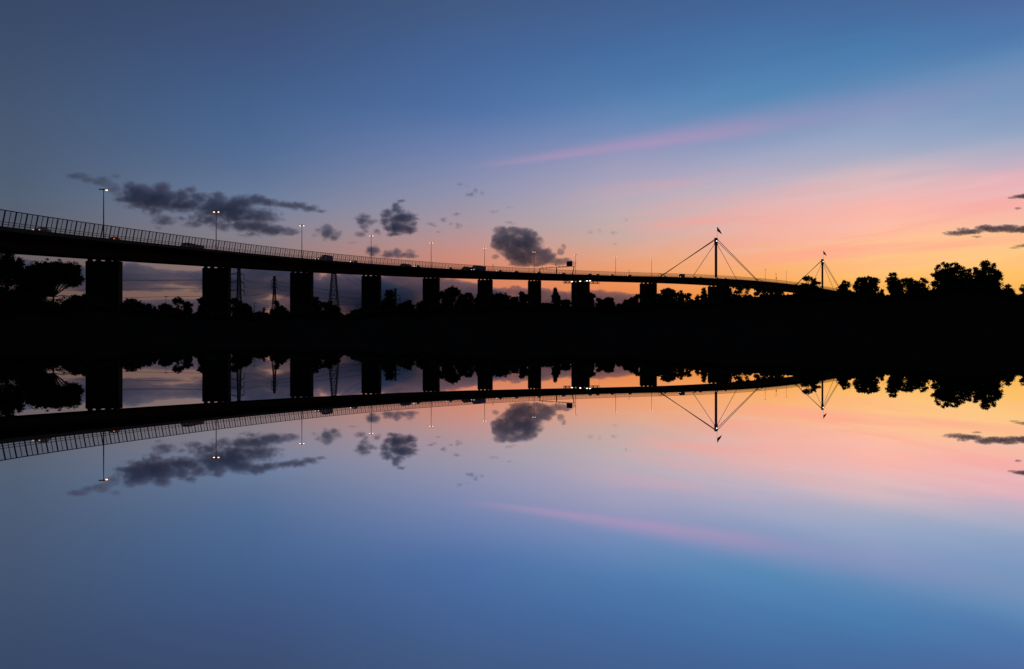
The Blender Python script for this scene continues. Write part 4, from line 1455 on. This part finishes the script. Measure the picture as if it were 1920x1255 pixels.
cloud('tiny wisps between the sign board and the nearer tower', 6000, [(1106, 436, 6, 4, .5), (1124, 433, 4, 4, .5), (1151, 437, 7, 3, .5), (1174, 412, 4, 3, .5), (1155, 457, 6, 3, .4)], SL, dens=0.012, bias=0.50, namp=2.0, nscale=1 / 24.0)
RD = (0.96, 0.88, 0.86)
cloud('long flat dark cloud near the right picture edge, rimmed red', 6000,
      [(1790, 438, 18, 4, .8), (1812, 435, 18, 4.5), (1828, 434, 14, 4), (1845, 428, 14, 5), (1865, 430, 22, 5), (1890, 427, 18, 5), (1900, 432, 24, 4), (1925, 430, 16, 6), (1832, 444, 8, 2, .6), (1805, 430, 10, 3, .6)], RD, dens=0.034, bias=0.50, edge=0.5)
cloud('small flat cloud highest at the right picture edge', 6000, [(1912, 369, 12, 3), (1925, 368, 12, 4), (1898, 371, 7, 2, .6), (1908, 391, 6, 2, .6)], RD, dens=0.05, bias=0.50, edge=0.5)
cloud('thin flat streak of cloud lowest at the right picture edge', 6000, [(1916, 462, 14, 2), (1930, 460, 14, 3), (1902, 465, 9, 1.6, .8)], RD, dens=0.034, bias=0.50, edge=0.5)
BK = (0.84, 0.91, 1.0)
cloud('bank of slate cloud low behind the nearest pier', 9000,
      [(45, 500, 26, 12), (85, 508, 34, 12), (20, 520, 40, 16), (125, 510, 34, 10), (160, 512, 30, 12), (70, 525, 60, 14), (140, 527, 50, 12), (200, 512, 40, 16), (245, 503, 20, 10), (270, 506, 20, 7), (235, 520, 50, 13), (300, 515, 30, 9), (290, 525, 50, 9), (345, 517, 40, 9), (385, 520, 30, 11), (360, 528, 44, 8), (405, 530, 40, 14), (245, 537, 46, 9), (290, 541, 28, 6), (325, 543, 18, 4, .7), (372, 545, 14, 4, .7), (180, 540, 50, 8)], BK, dens=0.0085, edge=0.22, namp=1.25, bias=0.49, grow=1.25, zs=2.6)
cloud('low mauve band of cloud on the horizon between the first two piers', 9500,
      [(240, 572, 60, 9), (310, 571, 50, 9), (370, 570, 50, 9), (290, 585, 120, 10), (430, 580, 60, 16)], (0.95, 0.93, 0.97), dens=0.0085, edge=0.22, namp=1.25, bias=0.49, grow=1.25, zs=2.6)
cloud('broad slate cloud mass behind the pylons', 9000,
      [(445, 512, 34, 14), (490, 510, 40, 18), (540, 512, 40, 18), (585, 517, 16, 9), (450, 530, 60, 18), (510, 535, 60, 16), (565, 540, 50, 20), (450, 550, 50, 16), (600, 548, 50, 18), (630, 530, 26, 16), (655, 525, 30, 14), (690, 535, 36, 16), (650, 555, 60, 22), (710, 560, 60, 26), (470, 572, 40, 12, .8), (600, 580, 80, 14), (555, 566, 40, 9, .8), (500, 566, 20, 4, .7), (720, 585, 100, 14)], BK, dens=0.0085, edge=0.22, namp=1.25, bias=0.49, grow=1.25, zs=2.6)
cloud('smooth-topped grey cloud bank behind the fourth and fifth piers', 9300,
      [(715, 534, 30, 14), (745, 528, 34, 14), (775, 527, 34, 12), (810, 530, 30, 12), (840, 536, 34, 12), (870, 541, 30, 12), (895, 546, 26, 13), (760, 548, 70, 20), (840, 556, 70, 18), (900, 562, 50, 16), (740, 575, 80, 20), (840, 578, 100, 16)], (0.93, 0.93, 0.96), dens=0.0085, edge=0.22, namp=1.25, bias=0.49, grow=1.25, zs=2.6)
cloud('grey cloud bank with an uneven crest low behind the sixth, seventh and wide piers', 9300,
      [(925, 558, 26, 16), (950, 550, 16, 10), (967, 546, 14, 10), (985, 552, 20, 10), (1015, 554, 30, 12), (1045, 556, 30, 10), (1075, 557, 34, 10), (1105, 555, 30, 10), (1125, 552, 16, 8), (1150, 558, 34, 10), (1180, 561, 30, 9), (1205, 563, 24, 9), (1226, 568, 18, 8), (980, 568, 80, 14), (1100, 570, 100, 14), (1190, 576, 60, 10)], (0.95, 0.93, 0.95), dens=0.0085, edge=0.22, namp=1.25, bias=0.49, grow=1.25, zs=2.6)
